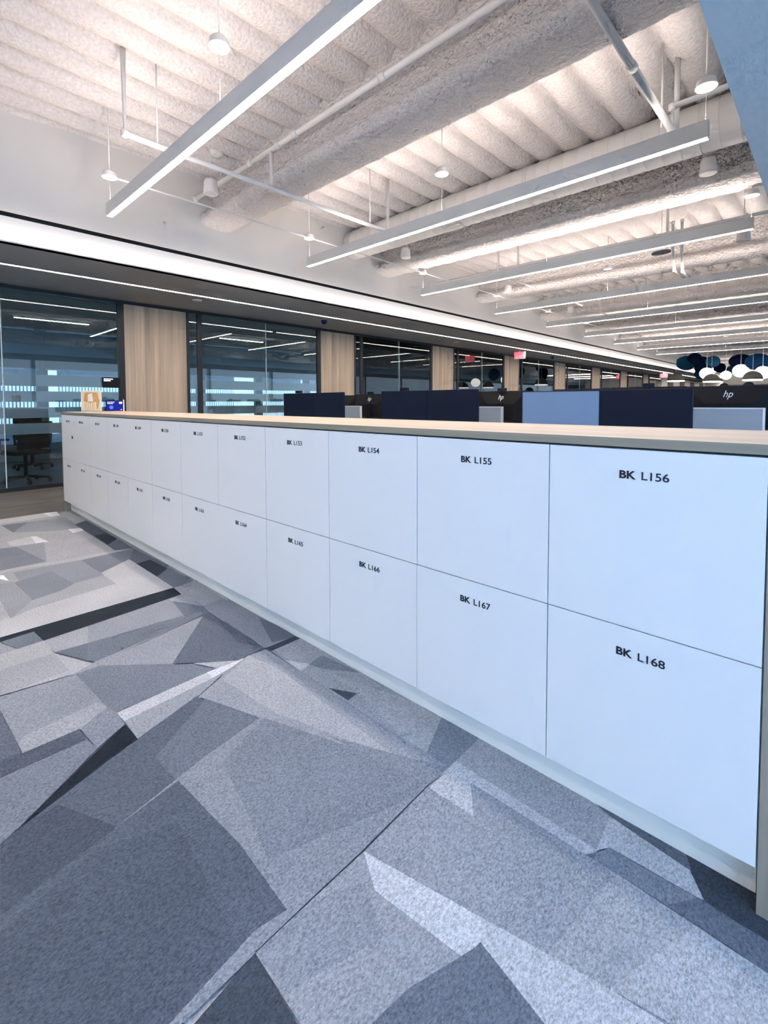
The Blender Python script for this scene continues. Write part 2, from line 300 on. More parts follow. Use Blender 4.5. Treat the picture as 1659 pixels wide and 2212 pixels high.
# ------------------------------------------------------------------ carpet pattern patches and two painted sheen patches: floor outline in metres, tone
CARPET = [
 ([[0.248,-0.599],[0.25,-0.183],[0.068,-0.004],[0.216,0.014],[0.693,0.015],[0.815,-0.096],[2.005,-0.103],[1.941,-0.825]], 0.33),
 ([[0.01,-0.567],[-0.007,-0.193],[0.019,-0.08],[0.253,-0.097],[0.25,-0.183],[0.248,-0.599]], 0.42),
 ([[-0.007,-0.193],[0.019,-0.08],[0.253,-0.097],[0.25,-0.183]], 0.62),
 ([[0.326,-0.599],[0.341,-0.388],[0.722,-0.568]], 0.18),
 ([[0.722,-0.568],[0.341,-0.388],[0.392,-0.078],[0.998,-0.09],[0.956,-0.286]], 0.26),
 ([[1.052,-0.659],[1.01,-0.486],[1.317,-0.412],[1.304,-0.498],[1.243,-0.662]], 0.42),
 ([[1.01,-0.486],[1.029,-0.448],[1.317,-0.412],[1.304,-0.498]], 0.58),
 ([[1.258,-0.734],[1.293,-0.633],[1.924,-0.546],[1.918,-0.822]], 0.19),
 ([[1.293,-0.633],[1.304,-0.443],[1.924,-0.546]], 0.26),
 ([[0.966,-0.188],[0.998,-0.09],[1.131,-0.1],[1.147,-0.194]], 0.58),
 ([[0.815,-0.096],[0.71,0.031],[1.663,0.024],[1.796,-0.092]], 0.1),
 ([[1.398,-0.084],[1.387,0.009],[1.663,0.024],[1.796,-0.092]], 0.045),
 ([[1.796,-0.092],[1.69,0.03],[2.065,0.02],[2.005,-0.103]], 0.13),
 ([[1.941,-0.825],[2.005,-0.103],[2.057,0.013],[2.078,-0.359],[1.962,-0.755],[2.011,-0.834]], 0.38),
 ([[2.078,-0.359],[2.065,0.02],[2.323,-0.1],[2.492,-0.335]], 0.19),
 ([[2.065,0.02],[2.693,0.049],[2.74,0.013],[2.451,0.005],[2.474,-0.102],[2.323,-0.1]], 0.14),
 ([[2.474,-0.102],[2.451,0.005],[2.745,0.017],[2.859,-0.1]], 0.045),
 ([[2.859,-0.1],[2.733,0.032],[3.13,0.038],[3.14,-0.104]], 0.17),
 ([[2.323,-0.1],[2.859,-0.1],[3.14,-0.104],[3.154,-0.987],[2.918,-0.955],[2.492,-0.335]], 0.42),
 ([[1.962,-0.755],[2.078,-0.359],[2.791,-0.335],[2.861,-0.809],[2.925,-0.91],[2.567,-0.908],[2.011,-0.834]], 0.32),
 ([[2.032,-0.765],[2.078,-0.359],[2.554,-0.338],[2.587,-0.526],[2.664,-0.613],[2.711,-0.773]], 0.25),
 ([[2.275,-0.797],[2.195,-0.574],[2.587,-0.526],[2.664,-0.613],[2.711,-0.773]], 0.21),
 ([[2.228,-0.863],[2.243,-0.804],[2.711,-0.773],[2.925,-0.91],[2.567,-0.908]], 0.27),
 ([[2.034,-0.837],[2.053,-0.82],[2.209,-0.814],[2.122,-0.849]], 0.85),
 ([[3.154,-0.987],[3.14,-0.104],[3.281,-0.114],[3.356,-0.842],[3.202,-0.854],[3.214,-0.995]], 0.03),
 ([[3.214,-0.995],[3.202,-0.854],[3.356,-0.842],[3.366,-0.943]], 0.17),
 ([[3.243,-0.999],[3.366,-0.943],[3.364,-1.015]], 0.28),
 ([[3.281,-0.114],[3.547,-0.104],[3.344,-0.197]], 0.3),
 ([[3.356,-0.842],[3.302,-0.2],[3.596,-0.177],[3.545,-0.695],[3.53,-0.83]], 0.27),
 ([[3.356,-0.842],[3.344,-0.643],[3.545,-0.695],[3.53,-0.83]], 0.32),
 ([[3.344,-0.197],[3.547,-0.104],[3.654,-0.114],[3.615,-0.238]], 0.16),
 ([[3.53,-0.83],[3.545,-0.695],[3.615,-0.117],[3.659,-0.117],[3.766,-0.725],[3.717,-0.749]], 0.17),
 ([[3.53,-0.83],[3.545,-0.695],[3.721,-0.745]], 0.15),
 ([[3.364,-1.015],[3.356,-0.842],[3.537,-0.835],[3.804,-0.726],[3.809,-0.818],[3.769,-1.069]], 0.36),
 ([[3.533,-1.037],[3.537,-0.835],[3.76,-0.824],[3.769,-1.069]], 0.31),
 ([[3.766,-0.725],[3.659,-0.117],[3.659,-0.15],[4.043,-0.485],[3.809,-0.818]], 0.28),
 ([[3.167,-0.101],[3.113,0.056],[3.528,0.031],[3.547,-0.104]], 0.3),
 ([[3.547,-0.104],[3.528,0.031],[3.81,0.05],[4.276,0.056],[4.229,-0.119]], 0.25),
 ([[3.905,0.042],[4.085,0.061],[4.247,0.054],[4.209,-0.064]], 0.15),
 ([[4.234,-0.114],[4.236,0.051],[4.279,0.059],[4.278,-0.114]], 0.06),
 ([[3.659,-0.15],[3.654,-0.114],[4.226,-0.122],[4.236,-0.266],[4.043,-0.485]], 0.14),
 ([[3.654,-0.114],[4.226,-0.122],[4.085,-0.181]], 0.115),
 ([[3.817,-0.814],[3.816,-0.72],[4.043,-0.485],[4.23,-0.361],[4.234,-0.777],[4.169,-0.792]], 0.19),
 ([[4.109,-0.418],[4.233,-0.269],[4.23,-0.361]], 0.4),
 ([[4.237,-0.778],[4.225,-0.41],[4.24,-0.213],[4.267,-0.315],[4.285,-0.417],[4.309,-0.775]], 0.46),
 ([[4.225,-0.41],[4.24,-0.213],[4.267,-0.315],[4.291,-0.411]], 0.62),
 ([[4.309,-0.775],[4.285,-0.417],[4.267,-0.315],[4.363,-0.521],[4.449,-0.775]], 0.3),
 ([[4.232,-0.209],[4.245,-0.121],[5.341,-0.13],[5.335,-0.172],[4.66,-0.416],[4.37,-0.514],[4.267,-0.315]], 0.3),
 ([[4.324,-0.39],[4.232,-0.209],[4.408,-0.177],[5.178,-0.207],[4.692,-0.356]], 0.36),
 ([[3.781,-1.07],[3.817,-0.814],[4.169,-0.792],[4.329,-0.778],[4.394,-0.888],[4.24,-0.9],[4.234,-1.07],[3.881,-1.084]], 0.26),
 ([[4.136,-1.054],[4.107,-0.807],[4.169,-0.792],[4.24,-0.9],[4.234,-1.07],[4.168,-1.071]], 0.32),
 ([[4.169,-0.792],[4.234,-0.777],[4.329,-0.778],[4.394,-0.888],[4.24,-0.9]], 0.23),
 ([[3.881,-1.084],[4.23,-1.073],[4.22,-1.129]], 0.13),
 ([[4.22,-1.129],[4.234,-1.07],[4.236,-0.903],[4.319,-0.901],[4.317,-1.142]], 0.1),
 ([[4.317,-1.142],[4.319,-0.901],[4.394,-0.885],[4.583,-1.139],[4.606,-1.18]], 0.2),
 ([[4.36,-0.523],[4.662,-0.414],[4.781,-0.961],[4.837,-1.211],[4.606,-1.18],[4.586,-1.136],[4.446,-0.777]], 0.125),
 ([[4.402,-0.501],[4.662,-0.414],[4.734,-0.761],[4.584,-0.768]], 0.165),
 ([[4.606,-1.18],[4.586,-1.136],[4.569,-1.04],[4.78,-0.942],[4.837,-1.211]], 0.09),
 ([[4.329,-0.778],[4.449,-0.775],[4.474,-0.874],[4.583,-1.139]], 0.025),
 ([[4.662,-0.414],[5.335,-0.172],[5.334,-0.698],[5.334,-0.843],[5.336,-1.041],[5.117,-1.249],[4.837,-1.211],[4.781,-0.961],[4.703,-0.655]], 0.26),
 ([[4.675,-0.405],[5.3,-0.187],[5.323,-0.284],[5.173,-0.704],[4.946,-0.657],[4.768,-0.623]], 0.22),
 ([[4.837,-1.211],[4.781,-0.961],[4.739,-0.756],[5.081,-0.734],[5.309,-0.744],[5.293,-0.82],[5.319,-1.03],[5.117,-1.249]], 0.12),
 ([[4.88,-1.217],[4.815,-1.004],[4.888,-0.82],[5.283,-0.86],[5.319,-1.03],[5.117,-1.249]], 0.105),
 ([[5.337,-0.126],[5.325,-0.231],[5.336,-0.52],[5.334,-0.698],[5.334,-0.843],[5.574,-0.849],[6.156,-0.297],[6.142,-0.129],[5.787,-0.121]], 0.29),
 ([[4.238,-0.116],[4.39,-0.115],[4.828,-0.116],[5.233,-0.123],[5.327,-0.127],[5.287,-0.146]], 0.27),
 ([[4.278,-0.114],[4.279,0.059],[4.996,0.051],[5.151,-0.128],[4.747,-0.125]], 0.32),
 ([[4.501,-0.064],[4.485,0.03],[4.724,0.055],[4.583,-0.039]], 0.22),
 ([[4.39,-0.115],[4.503,-0.057],[4.519,-0.119]], 0.48),
 ([[4.705,-0.117],[4.82,-0.06],[4.828,-0.116]], 0.08),
 ([[5.149,-0.126],[4.828,-0.057],[4.597,-0.05],[4.996,0.051],[5.161,0.061],[5.233,-0.123]], 0.36),
 ([[5.161,0.061],[5.329,0.059],[5.327,-0.127],[5.233,-0.123]], 0.22),
 ([[5.201,-0.186],[5.327,-0.127],[5.328,-0.224],[4.911,-0.307]], 0.235),
 ([[5.332,-0.235],[5.327,-0.127],[5.327,0.061],[5.703,0.06],[5.772,0.041],[5.784,-0.099],[5.766,-0.125],[5.419,-0.126],[5.49,-0.226]], 0.33),
 ([[5.332,-0.235],[5.328,-0.087],[5.784,-0.091],[5.766,-0.125],[5.415,-0.129],[5.487,-0.228]], 0.44),
 ([[5.413,-0.131],[5.652,-0.137],[5.664,-0.219],[5.653,-0.229],[5.488,-0.227]], 0.29),
 ([[5.787,-0.121],[5.805,-0.06],[5.784,-0.099],[5.766,-0.125]], 0.14),
 ([[5.716,0.06],[5.776,0.045],[5.98,0.012],[5.955,0.062]], 0.13),
 ([[5.785,-0.102],[5.805,-0.06],[6.135,-0.053],[6.142,-0.129],[6.03,-0.122],[5.787,-0.121]], 0.22),
 ([[6.005,-0.05],[6.135,-0.053],[6.142,-0.129],[6.03,-0.122],[5.953,-0.12]], 0.15),
 ([[5.772,0.041],[5.974,0.015],[6.015,-0.046],[6.005,-0.05],[5.805,-0.06],[5.782,-0.094]], 0.44),
 ([[5.955,0.062],[6.112,0.072],[6.159,0.076],[6.168,-0.059],[6.135,-0.053],[6.017,-0.047],[5.98,0.012]], 0.06),
 ([[5.336,-0.519],[5.442,-0.552],[5.664,-0.541],[5.625,-0.692],[5.574,-0.849],[5.334,-0.843],[5.334,-0.698]], 0.31),
 ([[5.334,-0.698],[5.394,-0.575],[5.515,-0.629],[5.441,-0.836],[5.334,-0.843]], 0.27),
 ([[5.336,-0.519],[5.655,-0.444],[5.677,-0.488],[5.664,-0.541],[5.429,-0.571]], 0.52),
 ([[5.334,-0.843],[5.568,-0.855],[5.361,-1.051]], 0.075),
 ([[5.659,-0.545],[5.679,-0.491],[5.902,-0.538],[5.586,-0.837],[5.614,-0.665]], 0.16),
 ([[5.65,-0.445],[5.912,-0.382],[6.096,-0.354],[5.902,-0.538],[5.679,-0.491]], 0.46),
 ([[5.912,-0.382],[5.791,-0.411],[5.84,-0.122],[6.142,-0.129],[6.211,-0.245],[6.114,-0.337]], 0.335),  # not pattern: floor sheen painted as a lighter patch
 ([[5.912,-0.382],[6.01,-0.126],[6.142,-0.129],[6.211,-0.245],[6.114,-0.337]], 0.39),  # brighter inner step of the painted floor sheen
 ([[5.337,-0.126],[5.325,-0.231],[5.336,-0.52],[5.334,-0.698],[5.334,-0.843],[5.332,-0.842],[5.331,-0.698],[5.332,-0.52],[5.322,-0.23]], 0.04),
]
# ------------------------------------------------------------------ the shell
XW = 0.05            # face of the bulkhead above the glass wall
XG = -1.835          # glass wall
Y0, Y1 = -7.2, 46.0
SOF = 2.775
# carpet: a base sheet with the printed pattern and painted sheen laid in it, painter's order, every patch 0.15 mm above the last
me = D.meshes.new('floor'); bm = bmesh.new(); lay = bm.loops.layers.float_color.new('tone')
def sheet(poly, z, t):
    try: f = bm.faces.new([bm.verts.new((x, y, z)) for x, y in poly])
    except ValueError: return
    if f.calc_area() < 1e-5: bm.faces.remove(f); return
    f.normal_update()
    if f.normal.z < 0: f.normal_flip()
    for l in f.loops: l[lay] = (t * 1.16 * (1 - 0.16 * max(0, 0.35 - t) / 0.3), t * 1.18, t * 1.25 * (1 + 0.24 * max(0, 0.35 - t) / 0.3), 1)
sheet([(0.0, Y0), (9.0, Y0), (9.0, Y1), (0.0, Y1)], 0.0, 0.24)
rr = random.Random(3); zc = 0.0
for k in range(230):
    cx, cy = rr.uniform(0.2, 8.8), rr.uniform(Y0, 16); a = rr.choice((0.0, 0.5, 0.62, 1.1)) + rr.uniform(-0.1, 0.1)
    l, w = rr.uniform(0.5, 1.6), rr.uniform(0.12, 0.8); zc += 0.00001
    p = [(-l / 2, -w / 2), (l / 2, -w / 2 * rr.uniform(0.2, 1)), (l / 2 * rr.uniform(0.7, 1), w / 2), (-l / 2, w / 2)]
    q = [(max(0.0, cx + u * math.cos(a) - v * math.sin(a)), cy + u * math.sin(a) + v * math.cos(a)) for u, v in p]
    sheet(q, 0.0003 + zc, rr.choice((0.08, 0.14, 0.18, 0.22, 0.26, 0.30, 0.36, 0.45)))
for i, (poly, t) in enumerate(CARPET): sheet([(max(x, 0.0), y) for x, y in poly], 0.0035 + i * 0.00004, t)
bm.to_mesh(me); bm.free(); me.materials.append(M_['carpet'])
struct(link('floor', me))
struct(MB().box(XG - 0.05, 0.0, Y0, Y1, -0.05, 0.001).build('floor_vinyl', M_['vinyl']))
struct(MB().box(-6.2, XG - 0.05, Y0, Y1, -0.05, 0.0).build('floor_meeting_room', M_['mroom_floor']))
struct(MB().box(XG, 9.0, Y0, Y1, -0.2, -0.052).build('floor_slab', M_['gyp']))

# foam-sprayed metal deck: rolls of foam along y, sagging between the flutes
def noise2(x, y):
    return (math.sin(x * 7.3 + 1.7 * math.sin(y * 2.9)) + math.sin(y * 6.1 + 2.1 * math.sin(x * 3.7)) + math.sin(x * 13.1 + y * 9.7)) / 3
PER = 0.33
def deck_z(x, y):
    u = ((x - 0.10 + 0.008 * math.sin(y * 2.1) + 0.006 * math.sin(y * 9.0 + x * 5)) / PER) % 1.0
    u = u ** 1.25
    roll = math.sqrt(max(0.0, 1 - (2 * u - 1) ** 2))
    return 4.25 - 0.135 * roll + 0.006 * noise2(x * 1.3, y) + 0.004 * noise2(x * 4.1 + 3, y * 4.3)
def grid(name, xs, ys, zf, m, parent=None, smooth=True):
    nx, ny = len(xs), len(ys)
    vs = [(x, y, zf(x, y)) for y in ys for x in xs]
    fs = [(j * nx + i, j * nx + i + 1, (j + 1) * nx + i + 1, (j + 1) * nx + i) for j in range(ny - 1) for i in range(nx - 1)]
    g = D.meshes.new(name); g.from_pydata(vs, [], fs); g.materials.append(m)
    g.polygons.foreach_set('use_smooth', [smooth] * len(fs)); g.update()
    return link(name, g, parent)
xs = [0.0 + i * 0.022 for i in range(264)]
ys = [Y0]
while ys[-1] < Y1: ys.append(ys[-1] + (0.07 if ys[-1] < 13 else 0.35))
struct(grid('ceiling', xs, ys, deck_z, M_['foam']))
struct(MB().box(-0.15, 9.0, Y0, Y1, 4.34, 4.42).build('ceiling_slab', M_['gyp']))

# bulkhead above the glass wall, the black reveal, the washed cove wall and the grey soffit
struct(MB().box(-0.10, XW, Y0, Y1, 3.142, 4.34).build('wall_bulkhead', M_['gyp']))
struct(MB().box(-0.10, XW - 0.02, Y0, Y1, 3.092, 3.142).build('trim_1', M_['blackgap']))
struct(MB().box(-0.10, XW, Y0, Y1, 2.80, 3.092).build('wall_cove', M_['cove']))
sof = MB().use(M_['soffit'])
LX0, LX1 = -0.72, -0.665
sof.box(XG - 0.05, LX0, Y0, Y1, SOF, SOF + 0.03)
struct(sof.build('ceiling_soffit'))
sof = MB().use(M_['soffit'])
sof.box(LX1, 0.20, Y0, Y1, SOF, SOF + 0.02)
sof.use(M_['cove']).box(0.185, 0.20, Y0, Y1, SOF, SOF + 0.036)
struct(sof.build('ceiling_soffit_edge'))
ln = thing('recessed_light', 'long continuous white light line recessed in the grey soffit above the glass wall', 'light', ((LX0 + LX1) / 2, (Y0 + Y1) / 2, SOF))
L2 = (Y1 - Y0) / 2
MB().box(-0.0265, 0.0265, -L2, L2, 0.004, 0.010).build('diffuser', M_['ledsoffit'], ln)
MB().box(-0.0265, 0.0265, -L2, L2, 0.010, 0.019).build('channel', M_['housing'], ln)
cl = thing('cove_light', 'light strip hidden behind the soffit lip washing the white cove wall', 'light', (0.135, (Y0 + Y1) / 2, SOF + 0.024))
MB().box(-0.03, 0.03, -L2, L2, 0.0, 0.006).build('diffuser', M_['ledcove'], cl)
# right-hand dropped ceiling
struct(MB().box(5.77, 9.0, Y0, Y1, SOF, 4.34).build('ceiling_right', M_['softblue']))

# walls out of view: front wall with windows (behind the camera), right wall with windows, end walls
def window_wall(name, axis, c, t, a0, a1, z1, openings, m):
    b = MB(); e = a0
    def add(u0, u1, z0, z1_):
        if axis == 0: b.box(c, c + t, u0, u1, z0, z1_)
        else: b.box(u0, u1, c, c + t, z0, z1_)
    for (u0, u1, h0, h1) in openings:
        add(e, u0, 0, z1); add(u0, u1, 0, h0); add(u0, u1, h1, z1); e = u1
    add(e, a1, 0, z1)
    return struct(b.build(name, m))
window_wall('wall_front', 1, Y0 - 0.2, 0.2, XG - 0.05, 9.2, 4.4, [(5.0, 7.0, 0.75, 2.65), (7.2, 9.0, 0.75, 2.65)], M_['gyp'])
window_wall('wall_right', 0, 9.0, 0.2, Y0, Y1, 4.4, [(-6.9 + k * 3.0, -4.0 + k * 3.0, 0.7, 2.6) for k in range(17)], M_['gyp'])
struct(MB().box(XG, 9.0, Y1, Y1 + 0.2, 0, 4.4).build('wall_back', M_['gyp']))
wn = 20
for k, (a, b_) in enumerate([(5.0, 7.0), (7.2, 9.0)]):
    w = struct(MB().box(a, b_, Y0 - 0.12, Y0 - 0.105, 0.75, 2.65).build('window_%d' % (wn + k), M_['glass']))
    f = MB()
    for q0, q1, z0, z1 in ((a, b_, 0.75, 0.80), (a, b_, 2.60, 2.65), (a, a + 0.05, 0.8, 2.6), (b_ - 0.05, b_, 0.8, 2.6)): f.box(q0, q1, Y0 - 0.16, Y0 - 0.06, z0, z1)
    f.build('frame', M_['black'], w)

# ------------------------------------------------------------------ beams
def beam(yc, zb, label):
    t = thing('ceiling_beam', label, 'beam', (XW, yc, 0), 0, 'foam-covered beams under the deck')
    prof = [(-0.10, 4.32), (-0.115, 4.05), (-0.125, 3.80), (-0.15, 3.72), (-0.215, 3.68), (-0.245, 3.63), (-0.235, 3.575), (-0.18, 3.535), (-0.06, 3.52), (0.06, 3.52), (0.17, 3.535), (0.215, 3.565), (0.225, 3.61), (0.20, 3.655), (0.14, 3.70), (0.12, 3.80), (0.115, 4.05), (0.10, 4.32)]
    xs_ = [i * 0.05 for i in range(115)]; vs = []; fs = []; n = len(prof)
    for i, x in enumerate(xs_):
        for k, (y, z) in enumerate(prof):
            j = noise2(x * 2.2 + k * 0.9 + yc, k * 1.3) * 0.014 + noise2(x * 5.7 + yc, k * 3.3) * (0.012 if 5 <= k <= 12 else 0.005)
            e = 1.0
            vs.append((x, y * (1 + j * 1.6), (z + j * 0.6 + (zb - 3.52)) if z < 4.2 else z))
    for i in range(len(xs_) - 1):
        for k in range(n - 1): fs.append((i * n + k, i * n + k + 1, (i + 1) * n + k + 1, (i + 1) * n + k))
    g = D.meshes.new('foam_coat'); g.from_pydata(vs, [], fs); g.materials.append(M_['foam_rough'])
    g.polygons.foreach_set('use_smooth', [True] * len(fs)); g.update()
    link('foam_coat', g, t)
    MB().box(0.0, 5.70, -0.05, 0.05, 3.62 + zb - 3.52, 4.33).build('steel_web', M_['foam_rough'], t)
    return t
BY = [1.86, 5.16, 8.46, 11.76, 15.06, 18.36, 21.66, 24.96, 28.3, 31.6, 34.9, 38.2]
bl = ['thick foam-covered beam nearest the camera, crossing behind the first pendant light', 'foam-covered beam just above the third pendant light, its underside brightly lit',
      'foam-covered beam, third from the camera, above the fourth pendant light'] + \
     ['foam-covered beam, %s from the camera along the ceiling' % s for s in ('fourth', 'fifth', 'sixth', 'seventh', 'eighth', 'ninth', 'tenth', 'eleventh', 'farthest')]
for y, l in zip(BY, bl): beam(y, 3.53, l)

# ------------------------------------------------------------------ round duct in the second bay
dt = thing('round_duct', 'large round white sheet metal duct running under the deck behind the second pendant light', 'duct', (XW, 4.35, 3.90))
b = MB().use(M_['paint']); pts = []; rad = []
x = 0.0
while x < 5.70:
    for dx, dr in ((0, 0), (0.150, 0), (0.154, 0.004), (0.160, 0.004), (0.164, 0)):
        pts.append((x + dx, 0, 0)); rad.append(0.232 + dr)
    x += 0.165
b.tube(pts, 0.232, n=40, radii=rad); b.build('duct_body', None, dt)
for x in (0.95, 3.3):
    MB().tube([(x, 0, 0), (x + 0.03, 0, 0)], 0.238, n=40).build('hanger_band', M_['paint'], dt)
    MB().tube([(x + 0.015, 0, 0.2), (x + 0.015, 0, 0.38)], 0.01, n=8).build('hanger_rod', M_['paint'], dt)
MB().box(2.05, 2.28, -0.10, 0.02, -0.252, -0.225, 0.004).build('damper', M_['housing'], dt)

# ------------------------------------------------------------------ linear pendants
FY = [0.287 + 2.493 * i for i in range(9)]
FX0, FX1 = 0.824, 5.487
ordn = ['first and nearest', 'second', 'third', 'fourth', 'fifth', 'sixth', 'seventh', 'eighth', 'ninth and farthest']
plab = ['long white linear pendant light nearest the camera, cut off by the top of the photo',
        'long white linear pendant light under the round duct, second from the camera',
        'long white linear pendant light with the dark oval sensor beside it, third from the camera'] + \
       ['long white linear pendant light, %s from the camera' % o for o in ordn[3:]]
plab.append('white linear pendant light behind the camera, seen only mirrored in the left glass')
plab.append('unseen white linear pendant light added behind the camera to warm the lockers')  # added lamp out of view, warms the locker fronts
def pendant(i):
    y = FY[i] if i < 9 else FY[0] - 2.493 * (i - 8); t = thing('linear_pendant_light', plab[i], 'light', (FX0, y, 3.076), 0, 'linear pendant lights across the open office')
    L = FX1 - FX0
    h = MB().use(M_['housing'])
    h.box(0, L, -0.031, -0.027, 0.0, 0.125).box(0, L, 0.027, 0.031, 0.0, 0.125).box(0, L, -0.027, 0.027, 0.105, 0.112)
    h.build('housing', None, t)
    for xx in (0.0, L - 0.004): MB().box(xx, xx + 0.004, -0.027, 0.027, 0.0, 0.125).build('end_cap', M_['housing'], t)
    MB().box(0.004, L - 0.004, -0.027, 0.027, 0.002, 0.008).build('diffuser', M_['led'], t)
    MB().box(0.004, L - 0.004, -0.024, 0.024, 0.113, 0.119).build('uplight', M_['ledup'], t)
    for k, (cx, zc_) in enumerate(((0.035, 0.375), (2.30, 0.51), (L - 0.02, 0.36))):
        c = MB().lathe([(0.069, 0.0), (0.072, 0.004), (0.066, 0.012), (0.063, 0.045), (0.05, 0.062), (0.012, 0.066)], (cx, 0, zc_)).build('canopy', M_['paint'], t)
        MB().tube([(cx, 0, zc_ + 0.06), (cx, 0, 4.24 - 3.076)], 0.006, n=8).build('stem', M_['paint'], c)
        MB().tube([(cx, 0, 0.10), (cx, 0, zc_)], 0.0018, n=6).build('cable', M_['trimalu'], c)
        MB().tube([(cx, 0, 0.112), (cx, 0, 0.155)], 0.005, n=8).build('gripper', M_['trimalu'], t)
    return t
for i in range(11): pendant(i)

# ------------------------------------------------------------------ pipes
def pipe(name, label, cat, parts, r, group=None, m='paint'):
    """parts: list of point lists; the first is the thing's run, couplings are added at the joints"""
    t = thing(name, label, cat, parts[0][0], 0, group); o = Vector(parts[0][0])
    for k, (pn, pts_, rr_) in enumerate([(('run' if k == 0 else 'branch'), p, (r if k == 0 else r * 0.8)) for k, p in enumerate(parts)]):
        MB().tube([Vector(p) - o for p in pts_], rr_, n=14).build(pn, M_[m], t)
        for p in pts_[1:-1] + pts_[:1]:
            q = Vector(p) - o
            MB().lathe([(rr_ * 0.6, -rr_ * 1.35), (rr_ * 1.35, -rr_ * 0.8), (rr_ * 1.35, rr_ * 0.8), (rr_ * 0.6, rr_ * 1.35)], q, n=12).build('elbow', M_[m], t)
    return t
pa = pipe('sprinkler_pipe', 'white sprinkler main running along the foam beam nearest the camera to the bulkhead', 'pipe', [[(XW, 1.56, 3.86), (5.75, 1.56, 3.86)]], 0.030)
for x in (1.35, 1.9, 2.2, 3.4): MB().tube([(x - XW, 0, 0), (x - XW + 0.07, 0, 0)], 0.036, n=14).build('coupling', M_['paint'], pa)
MB().tube([(1.80 - XW, 0, 0), (1.80 - XW, 0, -0.37)], 0.018, n=10).build('drop', M_['paint'], pa)
pb = pipe('branch_pipe', 'thin white branch pipe crossing under the first beam from bulkhead side to the duct', 'pipe', [[(1.78, 0.13, 4.2), (1.78, 0.13, 3.47), (1.78, 3.38, 3.47), (1.78, 3.38, 4.2)]], 0.024)
for y in (0.40, 3.05): MB().tube([(0, y - 0.13, 3.47 - 4.2), (0, y - 0.13, 0.03)], 0.006, n=8).build('hanger_rod', M_['paint'], pb)
pipe('conduit', 'very thin grey white conduit threading past the ends of all the pendant lights', 'conduit', [[(0.86, 0.32, 3.465), (0.86, 21.0, 3.465)]], 0.009)
pd = pipe('riser_pipe', 'thick white pipe slanting through the air at upper right towards the second pendant end', 'pipe', [[(5.12, -2.0, 3.50), (5.12, 3.34, 3.50), (5.12, 3.34, 3.46)]], 0.027)
for y in (0.6, 2.25): MB().tube([(0, y + 2.0, 0), (0, y + 2.06, 0)], 0.033, n=14).build('coupling', M_['paint'], pd)
pipe('elbow_pipe', 'white pipe rising beside the second pendant end and turning right behind the big disc canopy', 'pipe', [[(5.11, 3.40, 3.50), (5.11, 3.40, 3.72), (5.765, 3.40, 3.72)]], 0.024)
pipe('vertical_pipe', 'short white vertical pipe dropping from the deck beside the elbow pipe', 'pipe', [[(5.13, 3.46, 4.2), (5.13, 3.46, 3.5)]], 0.022)
pipe('hanger_rod', 'thin white hanger rod with coupling beside the vertical pipe at upper right', 'rod', [[(5.06, 3.28, 4.2), (5.06, 3.28, 3.52)]], 0.008)
# farther pipework over the fourth to seventh pendants
fp = [('white sprinkler pipe running beside the third pendant light under the second beam', [[(XW, 6.55, 3.62), (5.75, 6.55, 3.62)], [(2.0, 6.55, 3.62), (2.0, 6.55, 4.2)], [(4.35, 6.55, 3.62), (4.35, 6.55, 4.2)]], 0.022),
      ('pair of bent white pipes turning down behind the third pendant light, left one', [[(4.32, 7.0, 3.9), (4.32, 7.0, 3.55), (4.15, 7.9, 3.40), (4.15, 9.6, 3.40)]], 0.020),
      ('pair of bent white pipes turning down behind the third pendant light, right one', [[(4.44, 7.0, 3.9), (4.44, 7.0, 3.52), (4.27, 7.9, 3.36), (4.27, 9.6, 3.36)]], 0.020),
      ('white pipe crossing the ceiling between the fourth and fifth pendant lights', [[(XW, 9.1, 3.70), (5.75, 9.1, 3.70)], [(1.6, 9.1, 3.7), (1.6, 9.1, 4.2)]], 0.022),
      ('white pipe crossing the ceiling between the fifth and sixth pendant lights', [[(XW, 12.4, 3.70), (5.75, 12.4, 3.70)], [(1.9, 12.4, 3.7), (1.9, 12.4, 4.2)]], 0.022)]
for l, p, r in fp: pipe('ceiling_pipe', l, 'pipe', p, r)
for k, (y, l) in enumerate(((6.9, 'short diagonal white branch pipe between the third and fourth pendant lights'), (9.4, 'short diagonal white branch pipe between the fourth and fifth pendant lights'), (11.9, 'short diagonal white branch pipe between the fifth and sixth pendant lights'))):
    pipe('diagonal_pipe', l, 'pipe', [[(1.75, y - 0.6, 4.2), (1.75, y - 0.6, 3.47), (1.75, y + 0.75, 3.47)]], 0.018)
# box-section ducts high over the farther bays
for y, l in ((13.3, 'flat white duct seen between the sixth and seventh pendant lights'), (16.8, 'flat white duct seen between the seventh and eighth pendant lights')):
    t = thing('ceiling_duct', l, 'duct', (XW, y, 3.6)); MB().box(0, 5.6, -0.25, 0.25, 0, 0.28, 0.01).build('duct_body', M_['paint'], t)
    for x in (1.2, 3.6): MB().tube([(x, 0, 0.27), (x, 0, 0.7)], 0.008, n=6).build('hanger_rod', M_['paint'], t)

